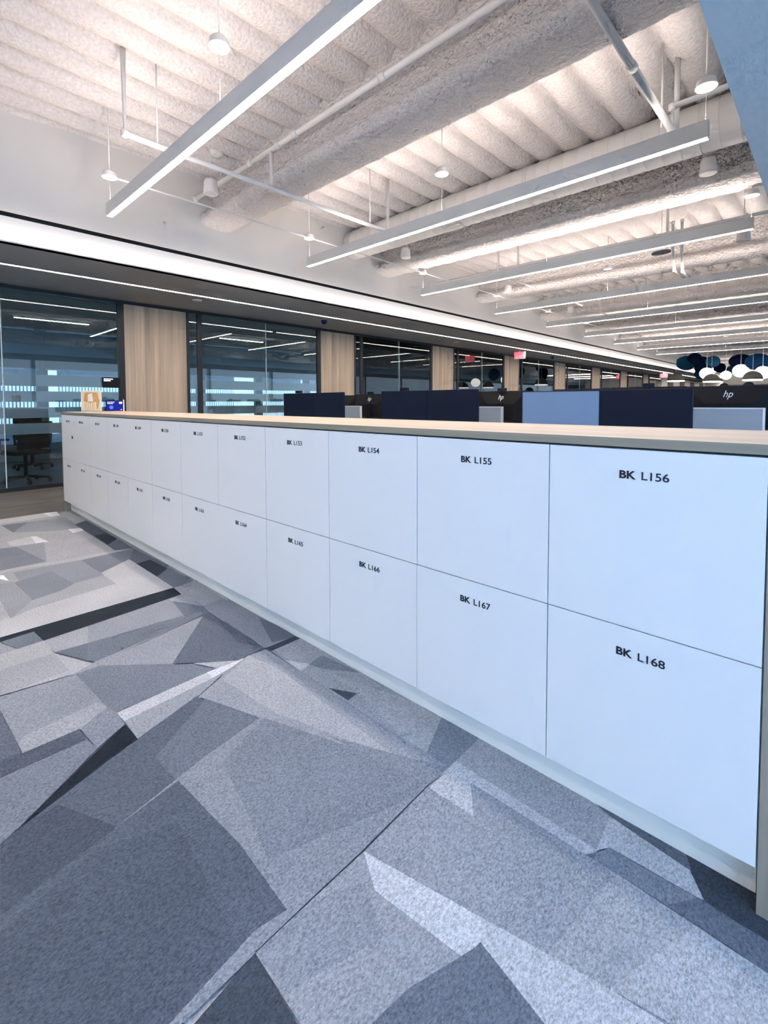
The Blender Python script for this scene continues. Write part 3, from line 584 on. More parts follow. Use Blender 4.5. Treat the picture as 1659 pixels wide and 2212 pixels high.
# ------------------------------------------------------------------ pendant speakers, sensors
def speaker(x, y, z, label, s=1.0):
    t = thing('pendant_speaker', label, 'speaker', (x, y, z), 0, 'white can speakers hung from the deck')
    MB().lathe([(0.066 * s, 0.0), (0.080 * s, 0.0), (0.081 * s, 0.008), (0.072 * s, 0.13), (0.062 * s, 0.155), (0.02, 0.165)], (0, 0, 0), 28).build('can', M_['paint'], t)
    MB().lathe([(0.05 * s, 0.003), (0.064 * s, 0.006), (0.064 * s, 0.010), (0.05 * s, 0.012)], (0, 0, -0.001), 28).build('grille', M_['housing'], t)
    MB().tube([(0, 0, 0.16), (0, 0, 4.22 - z)], 0.004, n=6).build('cable', M_['paint'], t)
speaker(0.97, 1.30, 3.57, 'white can speaker hanging by the bulkhead end of the first foam beam')
speaker(1.02, 4.62, 3.55, 'white can speaker hanging in front of the left end of the second foam beam')
speaker(5.17, 4.62, 3.55, 'white can speaker hanging under the duct beside the blue dropped ceiling')
speaker(5.22, 6.75, 3.36, 'white can speaker just beyond the right end of the third pendant light')
speaker(1.0, 8.0, 3.55, 'small white can speaker over the left end of the fourth pendant light')
speaker(1.0, 11.3, 3.55, 'tiny white can speaker over the left end of the fifth pendant light')
def sensor(x, y, z, label):
    t = thing('ceiling_sensor', label, 'sensor', (x, y, z), 0, 'dark oval sensors among the pendants')
    MB().lathe([(0.05, 0.045), (0.115, 0.04), (0.13, 0.02), (0.122, 0.004), (0.10, 0.0)], (0, 0, 0), 32, 1.0, 0.55).build('shell', mat('grey_blue_plastic', (0.10, 0.13, 0.16), 0.4), t)
    MB().lathe([(0.010, -0.003), (0.018, -0.002), (0.018, 0.004), (0.010, 0.005)], (0.02, 0.0, 0.0), 12).build('lens', M_['black'], t)
    MB().tube([(0, 0, 0.04), (0, 0, 4.22 - z)], 0.004, n=6).build('cable', M_['paint'], t)
sensor(4.29, 6.5, 3.33, 'dark oval ceiling sensor hanging below the third pendant light')
sensor(4.05, 11.4, 3.33, 'small dark oval ceiling sensor hanging among the farther pendant lights')
t = thing('smoke_detector', 'round white detector on the foam deck behind the nearest pendant light', 'detector', (0.84, 1.45, 4.10))
MB().lathe([(0.04, 0.0), (0.07, 0.005), (0.075, 0.04), (0.09, 0.045), (0.09, 0.09)], (0, 0, 0), 24).build('case', M_['paint'], t)

# ------------------------------------------------------------------ soffit items
def dome_cam(x, y, label):
    t = thing('dome_camera', label, 'camera', (x, y, SOF))
    MB().lathe([(0.055, 0.0), (0.062, -0.004), (0.060, -0.03), (0.055, -0.034)], (0, 0, 0), 24).build('base', mat('dark_blue_plastic', (0.01, 0.02, 0.10), 0.3), t)
    MB().lathe([(0.052, -0.034), (0.045, -0.055), (0.025, -0.072), (0.005, -0.077)], (0, 0, 0), 24).build('dome', mat('smoked_dome', (0.01, 0.012, 0.05), 0.1), t)
dome_cam(-1.016, 4.566, 'dark blue dome camera under the grey soffit, nearest one')
dome_cam(-1.10, 14.9, 'small dark dome camera under the grey soffit, far one')
def down(x, y, label):
    t = thing('ceiling_disc', label, 'detector', (x, y, SOF), 0, 'small discs under the grey soffit')
    MB().lathe([(0.075, 0.0), (0.075, -0.008), (0.06, -0.014), (0.02, -0.016)], (0, 0, 0), 24).build('plate', M_['paint'], t)
down(-1.155, 9.15, 'white disc under the soffit between the second and third wood panels')
down(-0.98, 2.03, 'small flat disc under the soffit above the nearest wood panel')
down(-1.154, 17.5, 'white disc under the soffit beyond the exit sign')
def exit_sign(x, y, z, label, s=1.0):
    t = thing('exit_sign', label, 'sign', (x, y, z), 0)
    MB().box(-0.16 * s, 0.16 * s, -0.018, 0.018, -0.19 * s, 0.0, 0.003).build('case', mat('pale_sign_face', (0.75, 0.55, 0.55), 0.4, emit=((1, 0.5, 0.55), 0.12)), t)
    for yy, rz in ((-0.019, 0.0),):
        me_ = text_mesh('EXIT', 0.15, 0.001, 0.004); fit_text(me_, -0.14 * s, 0.14 * s, -0.055 * s, 0.085 * s)
        me_.transform(Matrix.Rotation(PI / 2, 4, 'X')); me_.transform(Matrix.Translation((0, yy, 0))); me_.materials.append(M_['red']); link('lettering', me_, t)
        me_ = text_mesh('EXIT', 0.15, 0.001, 0.004); fit_text(me_, -0.14 * s, 0.14 * s, -0.15 * s, 0.05 * s)
        me_.transform(Matrix.Rotation(PI / 2, 4, 'X')); me_.transform(Matrix.Translation((0, yy, 0))); me_.materials.append(M_['red']); link('lettering', me_, t)
    MB().box(-0.015, 0.015, -0.015, 0.015, 0.0, SOF - z).build('mount', M_['paint'], t)
exit_sign(-0.95, 12.25, 2.735, 'red exit sign under the soffit in front of the fourth wood panel, nearest one', 1.15)
exit_sign(-0.72, 28.0, 2.70, 'far red exit sign under the soffit left of the grey dome lamp', 1.2)

# ------------------------------------------------------------------ glass wall
HEAD = 2.725
def frame_piece(name, y0, y1, z0, z1, parent=None, d=0.05):
    return MB().box(XG - d, XG, y0, y1, z0, z1).build(name, M_['black'], parent)
FROST = ((1.432, 1.593), (1.215, 1.362), (0.992, 1.138), (0.768, 0.918))
def glazing(n, y0, y1, seams):
    w = struct(MB().box(XG - 0.030, XG - 0.020, y0, y1, 0.055, HEAD).build('window_%d' % n, M_['glass']))
    for a, b_ in FROST: MB().box(XG - 0.0335, XG - 0.0315, y0, y1, a, b_).build('frosted_band', M_['frost'], w)
    for s in seams: MB().box(XG - 0.032, XG - 0.017, s - 0.006, s + 0.006, 0.055, HEAD).build('glass_joint', M_['glass_edge'], w)
    return w
MOD = 3.88
struct(frame_piece('trim_2', Y0, Y1, HEAD, SOF)); struct(frame_piece('trim_3', Y0, Y1, 0.001, 0.055))
glazing(1, Y0, 1.17, [-0.245, -2.4, -4.8])
pw = ['nearest', 'second', 'third', 'fourth', 'fifth', 'sixth', 'seventh', 'eighth']
for k in range(8):
    o = k * MOD
    struct(frame_piece('trim_%d' % (4 + 3 * k), 1.17 + o, 1.262 + o, 0.055, HEAD))
    t = thing('wood_panel', 'tall oak veneer panel between the glass bays, %s one from the camera' % pw[k], 'panel', (XG, 1.262 + o, 0.0), 0, 'oak panels in the glass wall')
    MB().box(-0.06, -0.004, 0.0, 0.972, 0.055, HEAD).build('veneer', M_['oak_v'], t)
    struct(frame_piece('trim_%d' % (5 + 3 * k), 2.234 + o, 2.285 + o, 0.055, HEAD))
    glazing(2 + 2 * k, 2.285 + o, 2.43 + o, [])
    struct(frame_piece('trim_%d' % (6 + 3 * k), 2.43 + o, 2.51 + o, 0.055, HEAD))
    glazing(3 + 2 * k, 2.51 + o, 1.17 + o + MOD, [3.80 + o])
    mb = MB().tube([(-0.10, 0, -0.55), (-0.10, 0, 0.55)], 0.016, n=12)
yE = 1.17 + 8 * MOD
struct(MB().box(XG - 0.06, XG, yE, Y1, 0.001, SOF).build('wall_left', M_['gyp']))
for k in range(4):
    t = thing('wood_panel', 'dark wood door panel in the far white wall, %s one past the glass bays' % ('first', 'second', 'third', 'fourth')[k], 'panel', (XG, yE + 1.5 + 3.2 * k, 0))
    MB().box(0.002, 0.02, 0, 1.4, 0.002, 2.6).build('veneer', mat('walnut_panel', (0.10, 0.07, 0.05), 0.5), t)

# meeting rooms behind the glass
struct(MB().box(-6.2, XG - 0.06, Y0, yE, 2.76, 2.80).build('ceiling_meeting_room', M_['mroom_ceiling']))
mw = MB()
wins = []
y = -5.9
while y < 30: wins.append((y, y + 1.55)); y += 1.75
e = Y0
for a, b_ in wins:
    mw.box(-6.2, -6.05, e, a, 0, 2.76); mw.box(-6.2, -6.05, a, b_, 0, 0.35); e = b_
mw.box(-6.2, -6.05, e, yE, 0, 2.76)
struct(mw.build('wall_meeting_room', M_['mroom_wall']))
for k, (a, b_) in enumerate(wins):
    t = struct(MB().box(-6.10, -6.09, a, b_, 0.35, 2.76).build('window_%d' % (40 + k), M_['glass']))
    for zz in (0.62, 0.98): MB().box(-6.09, -6.07, a, b_, zz, zz + 0.03).build('mullion', M_['black'], t)
    s = thing('roller_shade', 'lowered grey blue roller shade in meeting room window bay', 'shade', (-6.04, a, 0), 0, 'lowered roller shades of the meeting room windows')
    MB().box(0, 0.006, -0.04, b_ - a + 0.04, 1.92, 2.72).build('cloth', M_['mroom_wall'], s)
    MB().box(-0.004, 0.012, -0.04, b_ - a + 0.04, 1.90, 1.925).build('hem_bar', M_['trimalu'], s)
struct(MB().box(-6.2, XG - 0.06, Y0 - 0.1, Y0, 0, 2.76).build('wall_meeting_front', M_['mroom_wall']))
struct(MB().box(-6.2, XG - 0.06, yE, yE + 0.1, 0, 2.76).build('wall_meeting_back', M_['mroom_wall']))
struct(MB().box(-5.9, -5.5, 10.3, 10.9, 0, 2.76).build('trim_60', M_['gyp']))
dim = mat('dim_led', (1, 1, 1), 0.5, emit=((1, 0.93, 0.84), 9.0))
for k in range(9):
    y = -3.0 + k * 3.88
    t = thing('meeting_room_light', 'linear ceiling light in the meeting rooms, %s one from the camera end' % ('first', 'second', 'third', 'fourth', 'fifth', 'sixth', 'seventh', 'eighth', 'ninth')[k], 'light', (-4.4, y, 2.70), 0, 'linear lights in the meeting rooms')
    MB().box(-0.02, 0.02, -0.6, 0.6, 0.02, 0.06).build('housing', M_['housing'], t); MB().box(-0.018, 0.018, -0.58, 0.58, 0.012, 0.018).build('diffuser', dim, t)
# neighbouring building outside the meeting room windows, a facade of white fins
t = thing('neighbouring_building', 'pale blue neighbouring building with white vertical fins outside the meeting room windows', 'building', (-10.5, 0, -8))
MB().box(-4, 0, -12, 60, 0, 17).build('wall', mat('blue_facade', (0.10, 0.19, 0.30), 0.5), t)
fn = MB().use(mat('white_fins_glow', (0.9, 0.93, 0.95), 0.6, emit=((0.85, 0.95, 1.0), 0.5)))  # emission stands in for daylight falling on the fins
y = -3.0
while y < 44: fn.box(0, 0.04, y, y + 0.045, 8.45, 9.9); y += 0.085
tag(fn.build('fins', None, t), kind='stuff')
wb = MB()
for k in range(14): wb.box(0.02, 0.06, -1.4 + k * 3.1, -1.4 + k * 3.1 + (0.5 if k % 3 else 1.1), 8.3, 10.6)
tag(wb.build('bright_panels', mat('white_facade_glow', (0.9, 0.95, 1.0), 0.6, emit=((0.9, 0.97, 1.0), 0.6)), t), kind='stuff')  # panels glow in place of daylight on the facade
# meeting room furniture seen through the first bay
t = thing('meeting_table', 'meeting table with dark top on wood panel legs behind the nearest glass', 'table', (-3.5, 0.3, 0))
MB().box(-0.55, 0.55, -1.6, 1.6, 0.72, 0.75, 0.005).build('tabletop', M_['blackp'], t)
for yy in (-1.1, 0.55): MB().box(-0.22, 0.22, yy, yy + 0.4, 0.0, 0.72, 0.01).build('leg', mat('dim_oak', (0.25, 0.17, 0.08), 0.6), t)
def task_chair(x, y, rz, label):
    t = thing('meeting_chair', label, 'chair', (x, y, 0), rz, 'dark chairs around the meeting table')
    MB().box(-0.24, 0.24, -0.24, 0.24, 0.43, 0.49, 0.02).build('seat', M_['blackp'], t)
    bk = MB(); n = 8
    for i in range(n): bk.box(-0.22, 0.22, 0.22 + 0.012 * i, 0.25 + 0.012 * i, 0.52 + 0.05 * i, 0.575 + 0.05 * i, 0.008)
    bk.build('backrest', M_['blackp'], t)
    MB().tube([(0, 0, 0.08), (0, 0, 0.43)], 0.025).build('gas_lift', M_['blackp'], t)
    for s in (-1, 1): MB().tube([(s * 0.26, -0.12, 0.46), (s * 0.28, -0.10, 0.66), (s * 0.28, 0.14, 0.67)], 0.018, n=8).build('armrest', M_['blackp'], t)
    for k in range(5):
        a = k * 2 * PI / 5; lg = MB().tube([(0, 0, 0.09), (0.30 * math.cos(a), 0.30 * math.sin(a), 0.065)], 0.018, n=8).build('leg', M_['blackp'], t)
        MB().lathe([(0.012, 0.0), (0.028, 0.01), (0.028, 0.045), (0.012, 0.055)], (0.30 * math.cos(a), 0.30 * math.sin(a), 0), 10).build('caster', M_['blackp'], lg)
task_chair(-2.66, 0.10, -PI / 2 + 0.3, 'dark swivel chair nearest the glass in the first meeting room')
task_chair(-2.62, -1.05, -PI / 2 - 0.2, 'dark swivel chair at the left edge behind the nearest glass')
task_chair(-4.45, 0.5, PI / 2, 'dark swivel chair on the window side of the meeting table')
# ------------------------------------------------------------------ signs on the first glass bay
t = thing('room_sign', 'black room name plate on the glass above the counter end', 'sign', (XG, 0.939, 1.428))
MB().box(0.0, 0.006, 0, 0.24, 0, 0.155, 0.002).build('plate', M_['blackp'], t)
for body, zz in (('BROOKLYN', 0.130), ('BRIDGE', 0.106)):
    w_ = 0.125 if body == 'BROOKLYN' else 0.09
    me_ = text_mesh(body, 0.02, 0.0005, 0.0008); fit_text(me_, 0.018, 0.018 + w_, zz, 0.017)
    me_.transform(Matrix.Rotation(PI / 2, 4, 'X')); me_.transform(Matrix.Rotation(PI / 2, 4, 'Z')); me_.transform(Matrix.Translation((0.0068, 0, 0))); me_.materials.append(M_['signwhite'])
    link('lettering', me_, t)
t = thing('room_tablet', 'small glowing blue room booking tablet on the glass beside the dark post', 'tablet', (XG, 0.97, 1.07))
MB().box(0.0, 0.02, 0, 0.245, 0, 0.165, 0.004).build('case', M_['blackp'], t)
sc = MB().box(0.0202, 0.0210, 0.008, 0.237, 0.008, 0.157).build('screen', mat('blue_screen', (0.0, 0.0, 0.05), 0.2, emit=((0.01, 0.012, 0.30), 0.5)), t)
for body, y0, y1, z in (('Available', 0.02, 0.12, 0.140), ('Available', 0.02, 0.10, 0.118), ('11:09', 0.19, 0.23, 0.14), ('Tue', 0.19, 0.23, 0.118), ('Free', 0.20, 0.23, 0.022)):
    pass
MB().box(0.0211, 0.0216, 0.02, 0.12, 0.135, 0.142).build('text_line', M_['signwhite'], sc)
MB().box(0.0211, 0.0216, 0.02, 0.10, 0.114, 0.121).build('text_line', M_['signwhite'], sc)
MB().box(0.0211, 0.0216, 0.185, 0.225, 0.114, 0.142).build('text_line', M_['signwhite'], sc)
MB().box(0.0211, 0.0216, 0.20, 0.225, 0.02, 0.025).build('text_line', M_['signwhite'], sc)
ic = MB().tube([(0.0211, 0.075, 0.06), (0.0217, 0.075, 0.06)], 0.028, n=24).build('icon', mat('blue_icon', (0.02, 0.04, 0.4), 0.3, emit=((0.05, 0.12, 0.9), 1.0)), sc)
MB().box(0.0, 0.012, 0.25, 0.258, -0.01, 0.175).build('edge_light', M_['signwhite'], t)

# ------------------------------------------------------------------ lockers
W = 0.50887; NX = 12
ZB, ZM, ZT, ZTOP = 0.1129, 0.5888, 1.0712, 1.10
DEP = 0.605
gap = 0.0016
def locker(ix, row):
    num = (145 if row == 1 else 157) + ix
    z0, z1 = (ZM, ZT) if row == 1 else (ZB, ZM)
    where = 'upper' if row == 1 else 'lower'
    t = thing('locker', 'white storage locker marked BK L%d, %s row of the long locker bank' % (num, where), 'locker', (ix * W, 0, z0), 0, '%s row of white lockers' % where)
    h = z1 - z0
    MB().box(0.0, W, 0.020, DEP, 0.0, h).build('carcass', M_['plinth'], t)
    ajar = 0.008 if (row == 1 and ix == 1) else (0.0025 if (row, ix) in ((0, 7), (1, 4), (0, 10)) else 0.0)
    d = MB().box(gap, W - gap, 0.0, 0.018, gap, h - gap, 0.0009).build('door', M_['locker'], t)
    if ajar:
        for v in d.data.vertices:
            v.co.y -= ajar * (1 - v.co.x / W)
    xa = W / 2 - 0.0585
    yy = -0.0008 - (ajar * 0.5)
    for body, x0, x1, bold in (('BK', xa, xa + 0.0405, 0.0009), ('L%d' % num, xa + 0.054, xa + 0.118, 0.0003)):
        me_ = text_mesh(body, 0.03, 0.0003, bold); fit_text(me_, x0, x1, h - 0.069, 0.0215)
        me_.transform(Matrix.Rotation(PI / 2, 4, 'X')); me_.transform(Matrix.Translation((0, yy, 0))); me_.materials.append(M_['ink'])
        link('number_lettering', me_, d)
    if row == 1 and ix == 0: MB().box(0.414, 0.430, -0.006, 0.0, 0.235, 0.262, 0.001).build('lock', M_['blackp'], d)
for row in (1, 0):
    for ix in range(NX): locker(ix, row)
LX = NX * W
t = thing('plinth', 'pale recessed plinth under the whole locker bank', 'plinth', (0, 0, 0))
MB().box(0.022, LX - 0.004, 0.058, DEP, 0.0, ZB - 0.001).build('board', M_['plinth'], t)
t = thing('counter_top', 'long oak laminate counter top lying over the locker bank', 'counter', (0, 0, ZT))
MB().use(M_['oak_top']).box(-0.022, LX + 0.03, -0.002, 0.617, 0.0045, ZTOP - ZT).build('board', None, t)
MB().use(M_['oak_edge']).box(-0.022, LX + 0.03, -0.0035, -0.0021, 0.0045, ZTOP - ZT - 0.0004).build('front_edge', None, t)
MB().box(0.0, LX, 0.004, 0.60, 0.0003, 0.0044).build('shadow_gap', M_['blackgap'], t)
for x0, x1, l in ((-0.022, -0.001, 'oak end panel at the far left end of the locker bank'), (LX + 0.002, LX + 0.03, 'oak end panel at the right end of the locker bank, cut by the photo edge')):
    t = thing('end_panel', l, 'panel', (x0, 0, 0)); MB().box(0, x1 - x0, 0.0, 0.617, 0.0, ZT + 0.0035).build('board', M_['oak_end'], t)
t = thing('back_panel', 'pale back panel closing the rear of the locker bank', 'panel', (0, DEP, 0)); MB().box(0, LX, 0.001, 0.011, 0, ZT).build('board', M_['plinth'], t)

# poster holder on the counter
t = thing('poster_holder', 'small upright card with an orange and cream picture standing on the counter end', 'poster', (0.16, 0.155, ZTOP), 0.62)
pm = D.materials.new('poster_print'); pm.use_nodes = True; nt = pm.node_tree; bb = nt.nodes['Principled BSDF']
MB().box(0, 0.245, -0.004, 0.004, 0.002, 0.232, 0.001).build('card', mat('white_card', (0.9, 0.9, 0.88), 0.4), t)
def flat(parent, name, poly, y, m):
    b = MB(); vs = [b.bm.verts.new((u, y, v)) for u, v in poly]; b.bm.faces.new(vs)
    return b.build(name, m, parent)
pr_o = mat('print_orange', (0.72, 0.42, 0.17), 0.5, noise=(25, 0.75, 4)); pr_c = mat('print_cream', (0.85, 0.72, 0.48), 0.5); pr_w = mat('print_white', (0.9, 0.88, 0.85), 0.5)
pic = flat(t, 'picture', [(0.012, 0.01), (0.235, 0.01), (0.235, 0.222), (0.012, 0.222)], -0.0052, pr_c)
flat(pic, 'print', [(0.05, 0.225 - 0.01), (0.20, 0.213), (0.225, 0.12), (0.205, 0.03), (0.19, 0.03), (0.185, 0.11), (0.11, 0.095), (0.035, 0.115), (0.035, 0.15)], -0.0056, pr_o)
flat(pic, 'print', [(0.085, 0.19), (0.14, 0.205), (0.15, 0.11), (0.085, 0.115)], -0.0060, pr_w)
for k in range(13):
    a = (k - 6) * 0.10; x0 = 0.105 + (k - 6) * 0.0115; x1 = x0 + 0.0 + (k - 6) * -0.004
    flat(pic, 'print', [(x0 - 0.0022, 0.092 + abs(k - 6) * 0.002), (x0 + 0.0022, 0.092 + abs(k - 6) * 0.002), (x1 + 0.0022 + (k - 6) * 0.002, 0.012), (x1 - 0.0022 + (k - 6) * 0.002, 0.012)], -0.0061, pr_o if k % 2 else pr_w)
MB().box(0.0, 0.245, -0.03, 0.03, 0.0, 0.003).build('acrylic_foot', M_['glass'], t)
t = thing('paper_slip', 'small white paper slip lying on the counter top', 'paper', (1.95, 0.38, ZTOP), 0.3)
MB().box(0, 0.16, 0, 0.07, 0.0002, 0.0012).build('sheet', M_['desk'], t)

# ------------------------------------------------------------------ desks, screens and monitors
def monitor(kind='front', wcol='screen', w=0.54, hgt=0.32, cam_=False):
    """stands at its origin on the desk; screen faces -y; kind only sets how far the stand rises"""
    t = thing('monitor', 'm', 'monitor')
    zt = 0.56
    MB().box(-w / 2, w / 2, -0.012, 0.008, zt - hgt, zt, 0.004).build('bezel', M_['navy'], t)
    MB().box(-w / 2 + 0.006, w / 2 - 0.006, -0.0135, -0.0125, zt - hgt + 0.012, zt - 0.006).build('panel', M_[wcol], t)
    hb = MB(); bm_ = hb.bm
    o = [(-w / 2 + 0.004, zt - hgt + 0.004), (w / 2 - 0.004, zt - hgt + 0.004), (w / 2 - 0.004, zt - 0.004), (-w / 2 + 0.004, zt - 0.004)]
    i_ = [(-w / 2 + 0.12, zt - hgt + 0.03), (w / 2 - 0.12, zt - hgt + 0.03), (w / 2 - 0.12, zt - 0.13), (-w / 2 + 0.12, zt - 0.13)]
    A = [bm_.verts.new((x, 0.0081, z)) for x, z in o]; B = [bm_.verts.new((x, 0.042, z)) for x, z in i_]
    for k in range(4): bm_.faces.new((A[k], A[(k + 1) % 4], B[(k + 1) % 4], B[k]))
    bm_.faces.new(B); bm_.faces.new(A)
    hull = hb.build('back_shell', M_['blackp'], t)
    me_ = text_mesh('hp', 0.05, 0.0006, 0.0, shear=0.35, align='CENTER'); fit_text(me_, -0.030, 0.030, 0.0, 0.068)
    me_.transform(Matrix.Rotation(PI / 2, 4, 'X')); me_.transform(Matrix.Rotation(PI, 4, 'Z')); me_.transform(Matrix.Rotation(0.265, 4, 'X')); me_.transform(Matrix.Translation((0, 0.0275, zt - 0.068)))
    me_.materials.append(M_['trimalu']); link('logo', me_, hull)
    MB().box(-0.03, 0.03, 0.0425, 0.0445, zt - 0.160, zt - 0.155).build('vent_slot', M_['housing'], hull)
    st = MB().box(-0.03, 0.03, 0.043, 0.065, 0.01, zt - 0.12, 0.004).build('stand', M_['blackp'], t)
    MB().box(-0.11, 0.11, -0.09, 0.12, 0.0, 0.012, 0.004).build('foot', M_['blackp'], t)
    return t
def webcam(m):
    w = MB().box(-0.045, 0.045, -0.015, 0.02, 0.561, 0.590, 0.005).build('webcam', M_['navy'], m)
    MB().lathe([(0.006, 0), (0.010, 0.001), (0.010, 0.004), (0.006, 0.005)], (0, 0, 0), 12).build('lens', M_['blackp'], w).matrix_local = Matrix.Translation((0, -0.016, 0.575)) @ Matrix.Rotation(PI / 2, 4, 'X')
base = monitor(); first = [base]
def place_monitor(x, y, ztop, rz, label, group, cam_=False, screen=None, w=1.0):
    if first: m = first.pop()
    else: m = copy_tree(proto)
    m.location = (x, y, DESK); m.rotation_euler = (0, 0, rz); m['label'] = label; m['group'] = group
    return m
DESK = 0.73
proto = base; first = []
def set_monitor(x, y, ztop, rz, label, group, cam_=False, light=False, w=1.0):
    m = copy_tree(proto); m.location = (x, y, ztop - 0.56); m.rotation_euler = (0, 0, rz); tag(m, label, 'monitor', group); m.scale = (w, 1, 1)
    for c in [o for o in D.objects if o.parent == m]:
        if c.name.startswith('foot') or c.name.startswith('stand'):
            pass
    # riser block between desk and foot keeps the stand on the desk when the screen sits high
    dz = ztop - 0.56 - DESK
    for c in [o for o in D.objects if o.parent == m]:
        if c.name.startswith('foot'): c.location.z = -dz
        if c.name.startswith('stand'): c.scale.z = (0.44 + dz) / 0.44; c.location.z = 0.44 * (1 - c.scale.z) + 0.0
        if light and c.name.startswith('panel'):
            me_ = c.data.copy(); me_.materials.clear(); me_.materials.append(M_['screen_reflection']); c.data = me_
    if cam_: webcam(m)
    return m
M_['screen_reflection'] = mat('monitor_front_painted_reflection', (0.17, 0.27, 0.44), 0.4, spec=0.5)  # bright reflection on the screen painted as a pale base colour
G1 = 'dual monitors on the near side of the first desk row'; G2 = 'dual monitors on the far side of the first desk row'
for (xc, yc, zt, da, labs, lights, cams) in (
    (5.06, 1.96, 1.272, 0.10, ('monitor with a painted pale blue reflection, left of the bright and navy pair above the counter', 'large navy monitor right of the pale blue one above the counter'), (True, False), (False, False)),
    (3.56, 2.00, 1.300, 0.05, ('navy monitor with webcam, left of the middle pair above the counter', 'black monitor, right of the middle pair above the counter'), (False, False), (True, False)),
    (1.93, 2.00, 1.302, 0.05, ('navy monitor, left of the pair farthest along the counter', 'dark navy monitor, right of the pair farthest along the counter'), (False, False), (True, False))):
    for s in (0, 1):
        sg = -1 if s == 0 else 1
        set_monitor(xc + sg * 0.272 * math.cos(da), yc - 0.272 * math.sin(da), zt, -sg * da, labs[s], G1, cams[s], lights[s])
bk = [(1.30, 3.0, 1.29, 'back of a dark monitor left of the logo monitor, farthest pair', 0), (1.83, 3.0, 1.30, 'black monitor back with silver logo and webcam, behind the leftmost pair', 1),
      (3.20, 2.98, 1.29, 'dark monitor back hidden behind the black monitor', 0), (3.74, 2.98, 1.305, 'black monitor back with silver logo and webcam, beside the pale blue monitor', 1),
      (4.55, 2.98, 1.31, 'dark monitor back showing over the pale blue monitor', 0), (5.08, 2.98, 1.315, 'dark monitor back with webcam showing over the large navy monitor', 1),
      (5.62, 2.98, 1.31, 'navy monitor back with slanted edge right of the large navy monitor', 0), (6.17, 2.98, 1.315, 'black monitor back with silver logo at the right edge of the photo', 0)]
for x, y, zt, l, c in bk: set_monitor(x, y, zt, PI + 0.05, l, G2, bool(c), False)
for j, (yy, nm) in enumerate(((6.3, 'second'), (7.25, 'second'), (10.6, 'third'), (11.55, 'third'))):
    for k in range(4):
        set_monitor(1.6 + k * 1.25 + (0.05 if j % 2 else 0), yy, 1.29, (PI if j % 2 else 0) + 0.04, 'dark monitor on the %s side of the %s desk row, %s from the glass wall' % ('far' if j % 2 else 'near', nm, ('first', 'second', 'third', 'fourth')[k]), 'monitors on the %s desk row' % nm, k % 2 == 0)
for o in [proto] + [x for x in D.objects if x.parent == proto] + [y for x in D.objects if x.parent == proto for y in D.objects if y.parent == x]:
    D.objects.remove(o)
def bench(xs_, yc, label, half=0.78):
    t = thing('desk_bench', label, 'desk', (xs_[0], yc, 0), 0, 'white desk benches')
    L = xs_[-1] - xs_[0]
    for s in (-1, 1): MB().box(0, L, min(s * 0.03, s * half), max(s * 0.03, s * half), DESK - 0.028, DESK, 0.004).build('desktop', M_['desk'], t)
    for x in (0.05, L / 2, L - 0.10):
        for s in (-1, 1): MB().box(x, x + 0.05, s * 0.65 - 0.025, s * 0.65 + 0.025, 0.0, DESK - 0.028).build('leg', M_['trimalu'], t)
def divider(x0, x1, y, zt, label, row):
    t = thing('desk_screen', label, 'screen', (x0, y, DESK), 0, 'grey blue desk screens on the %s bench' % row)
    h = zt - DESK
    MB().box(0.012, x1 - x0 - 0.012, -0.012, 0.012, 0.0, h - 0.008).build('fabric_panel', M_['fabric'], t)
    f = MB(); f.box(0, x1 - x0, -0.014, 0.014, h - 0.008, h).box(0, 0.012, -0.014, 0.014, 0, h - 0.008).box(x1 - x0 - 0.012, x1 - x0, -0.014, 0.014, 0, h - 0.008)
    f.build('frame', M_['trimalu'], t)
bench([0.35, 6.9], 2.5, 'long white desk bench behind the counter, nearest row')
for x0, x1, l in ((0.85, 2.17, 'grey desk screen showing right of the leftmost monitor pair'), (2.72, 4.02, 'grey desk screen showing right of the black monitor'), (4.60, 5.88, 'wide pale blue desk screen right of the large navy monitor'), (6.02, 6.85, 'desk screen at the right edge of the photo, next to the wide pale blue one')):
    divider(x0, x1, 2.5, 1.153, l, 'first')
bench([0.6, 6.3], 6.78, 'white desk bench of the second row'); bench([0.6, 6.3], 11.08, 'white desk bench of the third row')
for yy, nm in ((6.78, 'second'), (11.08, 'third')):
    for k in range(3): divider(0.65 + k * 1.88, 0.65 + k * 1.88 + 1.84, yy, 1.15, 'grey blue desk screen on the %s row, %s from the glass wall' % (nm, ('first', 'second', 'third')[k]), nm)

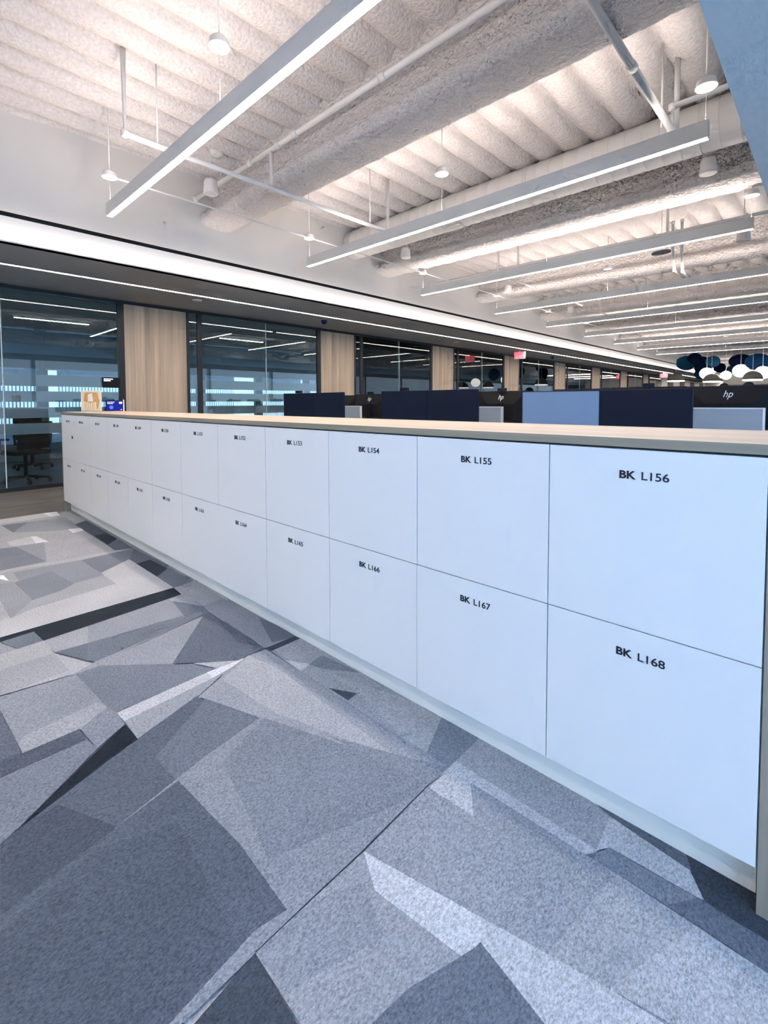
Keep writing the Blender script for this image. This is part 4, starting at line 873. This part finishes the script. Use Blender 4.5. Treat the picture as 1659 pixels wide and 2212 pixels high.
# ------------------------------------------------------------------ lounge lamps and felt pebbles at the far end
def pebble(x, y, z, w, h, m, tilt, label, thick=0.45):
    t = thing('felt_pebble', label, 'hanging felt', (x, y, z), 0.3, 'blue felt pebbles hung from the ceiling')
    n = 12; prof = [(max(0.004, math.sin(PI * k / n)) * 0.5, -0.5 * math.cos(PI * k / n)) for k in range(n + 1)]
    b = MB().lathe(prof, (0, 0, 0), 28); 
    for v in b.bm.verts: v.co.x *= w; v.co.y *= w * thick; v.co.z *= h * (1 + 0.06 * math.sin(3 * v.co.x / max(w, .1)))
    o = b.build('felt_body', M_[m], t); o.rotation_euler = (0, tilt, 0)
    MB().tube([(0, 0, h * 0.48), (0, 0, 4.2 - z)], 0.006, n=6).build('cord', M_['paint'], t)
for x, y, z, w, h, m, ti, l in ((1.10, 24.0, 2.94, 0.78, 0.66, 'felt_blue', 0.1, 'teal blue felt pebble, leftmost of the hanging cluster'), (1.66, 22.9, 3.03, 0.56, 0.48, 'felt_navy', 0.2, 'navy felt pebble overlapping the leftmost teal one'),
    (1.84, 23.6, 2.73, 0.66, 0.86, 'felt_navy', -0.2, 'large navy felt pebble above the left white globe'), (2.42, 22.2, 2.82, 0.54, 0.46, 'felt_blue', 0.0, 'teal felt pebble hanging right of the large navy one'),
    (1.45, 25.2, 2.47, 0.46, 0.50, 'felt_mid', 0.2, 'small blue felt pebble low behind the left white globe'), (2.31, 24.6, 2.68, 0.48, 0.44, 'felt_navy', 0.0, 'small navy felt pebble between the two left globes'), (2.62, 25.4, 2.62, 0.40, 0.36, 'felt_blue', 0.1, 'small dark teal felt pebble behind the second globe'),
    (3.22, 23.4, 2.82, 0.88, 0.66, 'felt_navy', 0.15, 'big navy felt pebble, left of the two large right ones'), (3.91, 22.0, 2.70, 0.84, 0.66, 'felt_mid', 0.05, 'big bright blue felt pebble at the right'), (4.15, 24.5, 2.86, 0.52, 0.52, 'felt_navy', 0.0, 'navy felt pebble cut by the right photo edge')):
    pebble(x, y, z, w, h, m, ti, l)
def globe(x, y, z, r, label):
    t = thing('globe_lamp', label, 'lamp', (x, y, z), 0, 'white globe pendants')
    n = 14; MB().lathe([(max(0.003, math.sin(PI * k / n)) * r, -r * 0.92 * math.cos(PI * k / n)) for k in range(n + 1)], (0, 0, 0), 28).build('shade', M_['globe'], t)
    MB().tube([(0, 0, r * 0.92), (0, 0, 4.2 - z)], 0.007, n=6).build('cord', M_['paint'], t)
globe(2.40, 21.2, 2.29, 0.25, 'white globe lamp, leftmost of the far lounge lamps'); globe(2.97, 21.6, 2.21, 0.185, 'smaller white globe lamp, second from the left')
globe(3.35, 22.3, 2.40, 0.28, 'white globe lamp under the big navy pebble'); globe(4.20, 20.6, 2.22, 0.25, 'white globe lamp under the bright blue pebble at the right edge')
def dome(x, y, z, r, label):
    t = thing('dome_lamp', label, 'lamp', (x, y, z), 0, 'grey dome pendants')
    MB().lathe([(r, 0.0), (r * 0.985, r * 0.2), (r * 0.88, r * 0.48), (r * 0.66, r * 0.76), (r * 0.36, r * 0.93), (0.02, r * 0.99)], (0, 0, 0), 32).build('shade', M_['dome'], t)
    MB().lathe([(r * 0.3, -0.02), (r * 0.97, -0.05), (r * 0.99, -0.004), (r * 0.3, -0.004)], (0, 0, 0), 32).build('diffuser', M_['globe'], t)
    MB().tube([(0, 0, r), (0, 0, 4.2 - z)], 0.007, n=6).build('cord', M_['paint'], t)
dome(1.16, 22.0, 2.08, 0.32, 'grey dome lamp beside the far exit sign, leftmost of the domes'); dome(2.82, 19.6, 1.93, 0.27, 'grey dome lamp below the left white globe')
dome(4.06, 19.2, 1.94, 0.29, 'grey dome lamp between the two right globes'); dome(2.14, 27.0, 1.88, 0.20, 'small grey dome lamp low behind the others, left of two'); dome(3.32, 25.0, 1.80, 0.24, 'small grey dome lamp low behind the others, right of two')

# far end: a lit soffit and bright wall
struct(MB().box(0.2, 5.77, 40.0, Y1, 2.35, 3.9).build('ceiling_far_soffit', M_['gyp']))
for k in range(3):
    t = thing('far_light', 'bright white light band at the far end of the office, %s row' % ('nearest', 'middle', 'farthest')[k], 'light', (0.5, 31 + 3 * k, 2.98)); MB().box(0, 5.0, -0.05, 0.05, 0, 0.05).build('diffuser', M_['ledcove'], t)
    MB().tube([(2.5, 0, 0.08), (2.5, 0, 1.1)], 0.006, n=6).build('cable', M_['paint'], t)
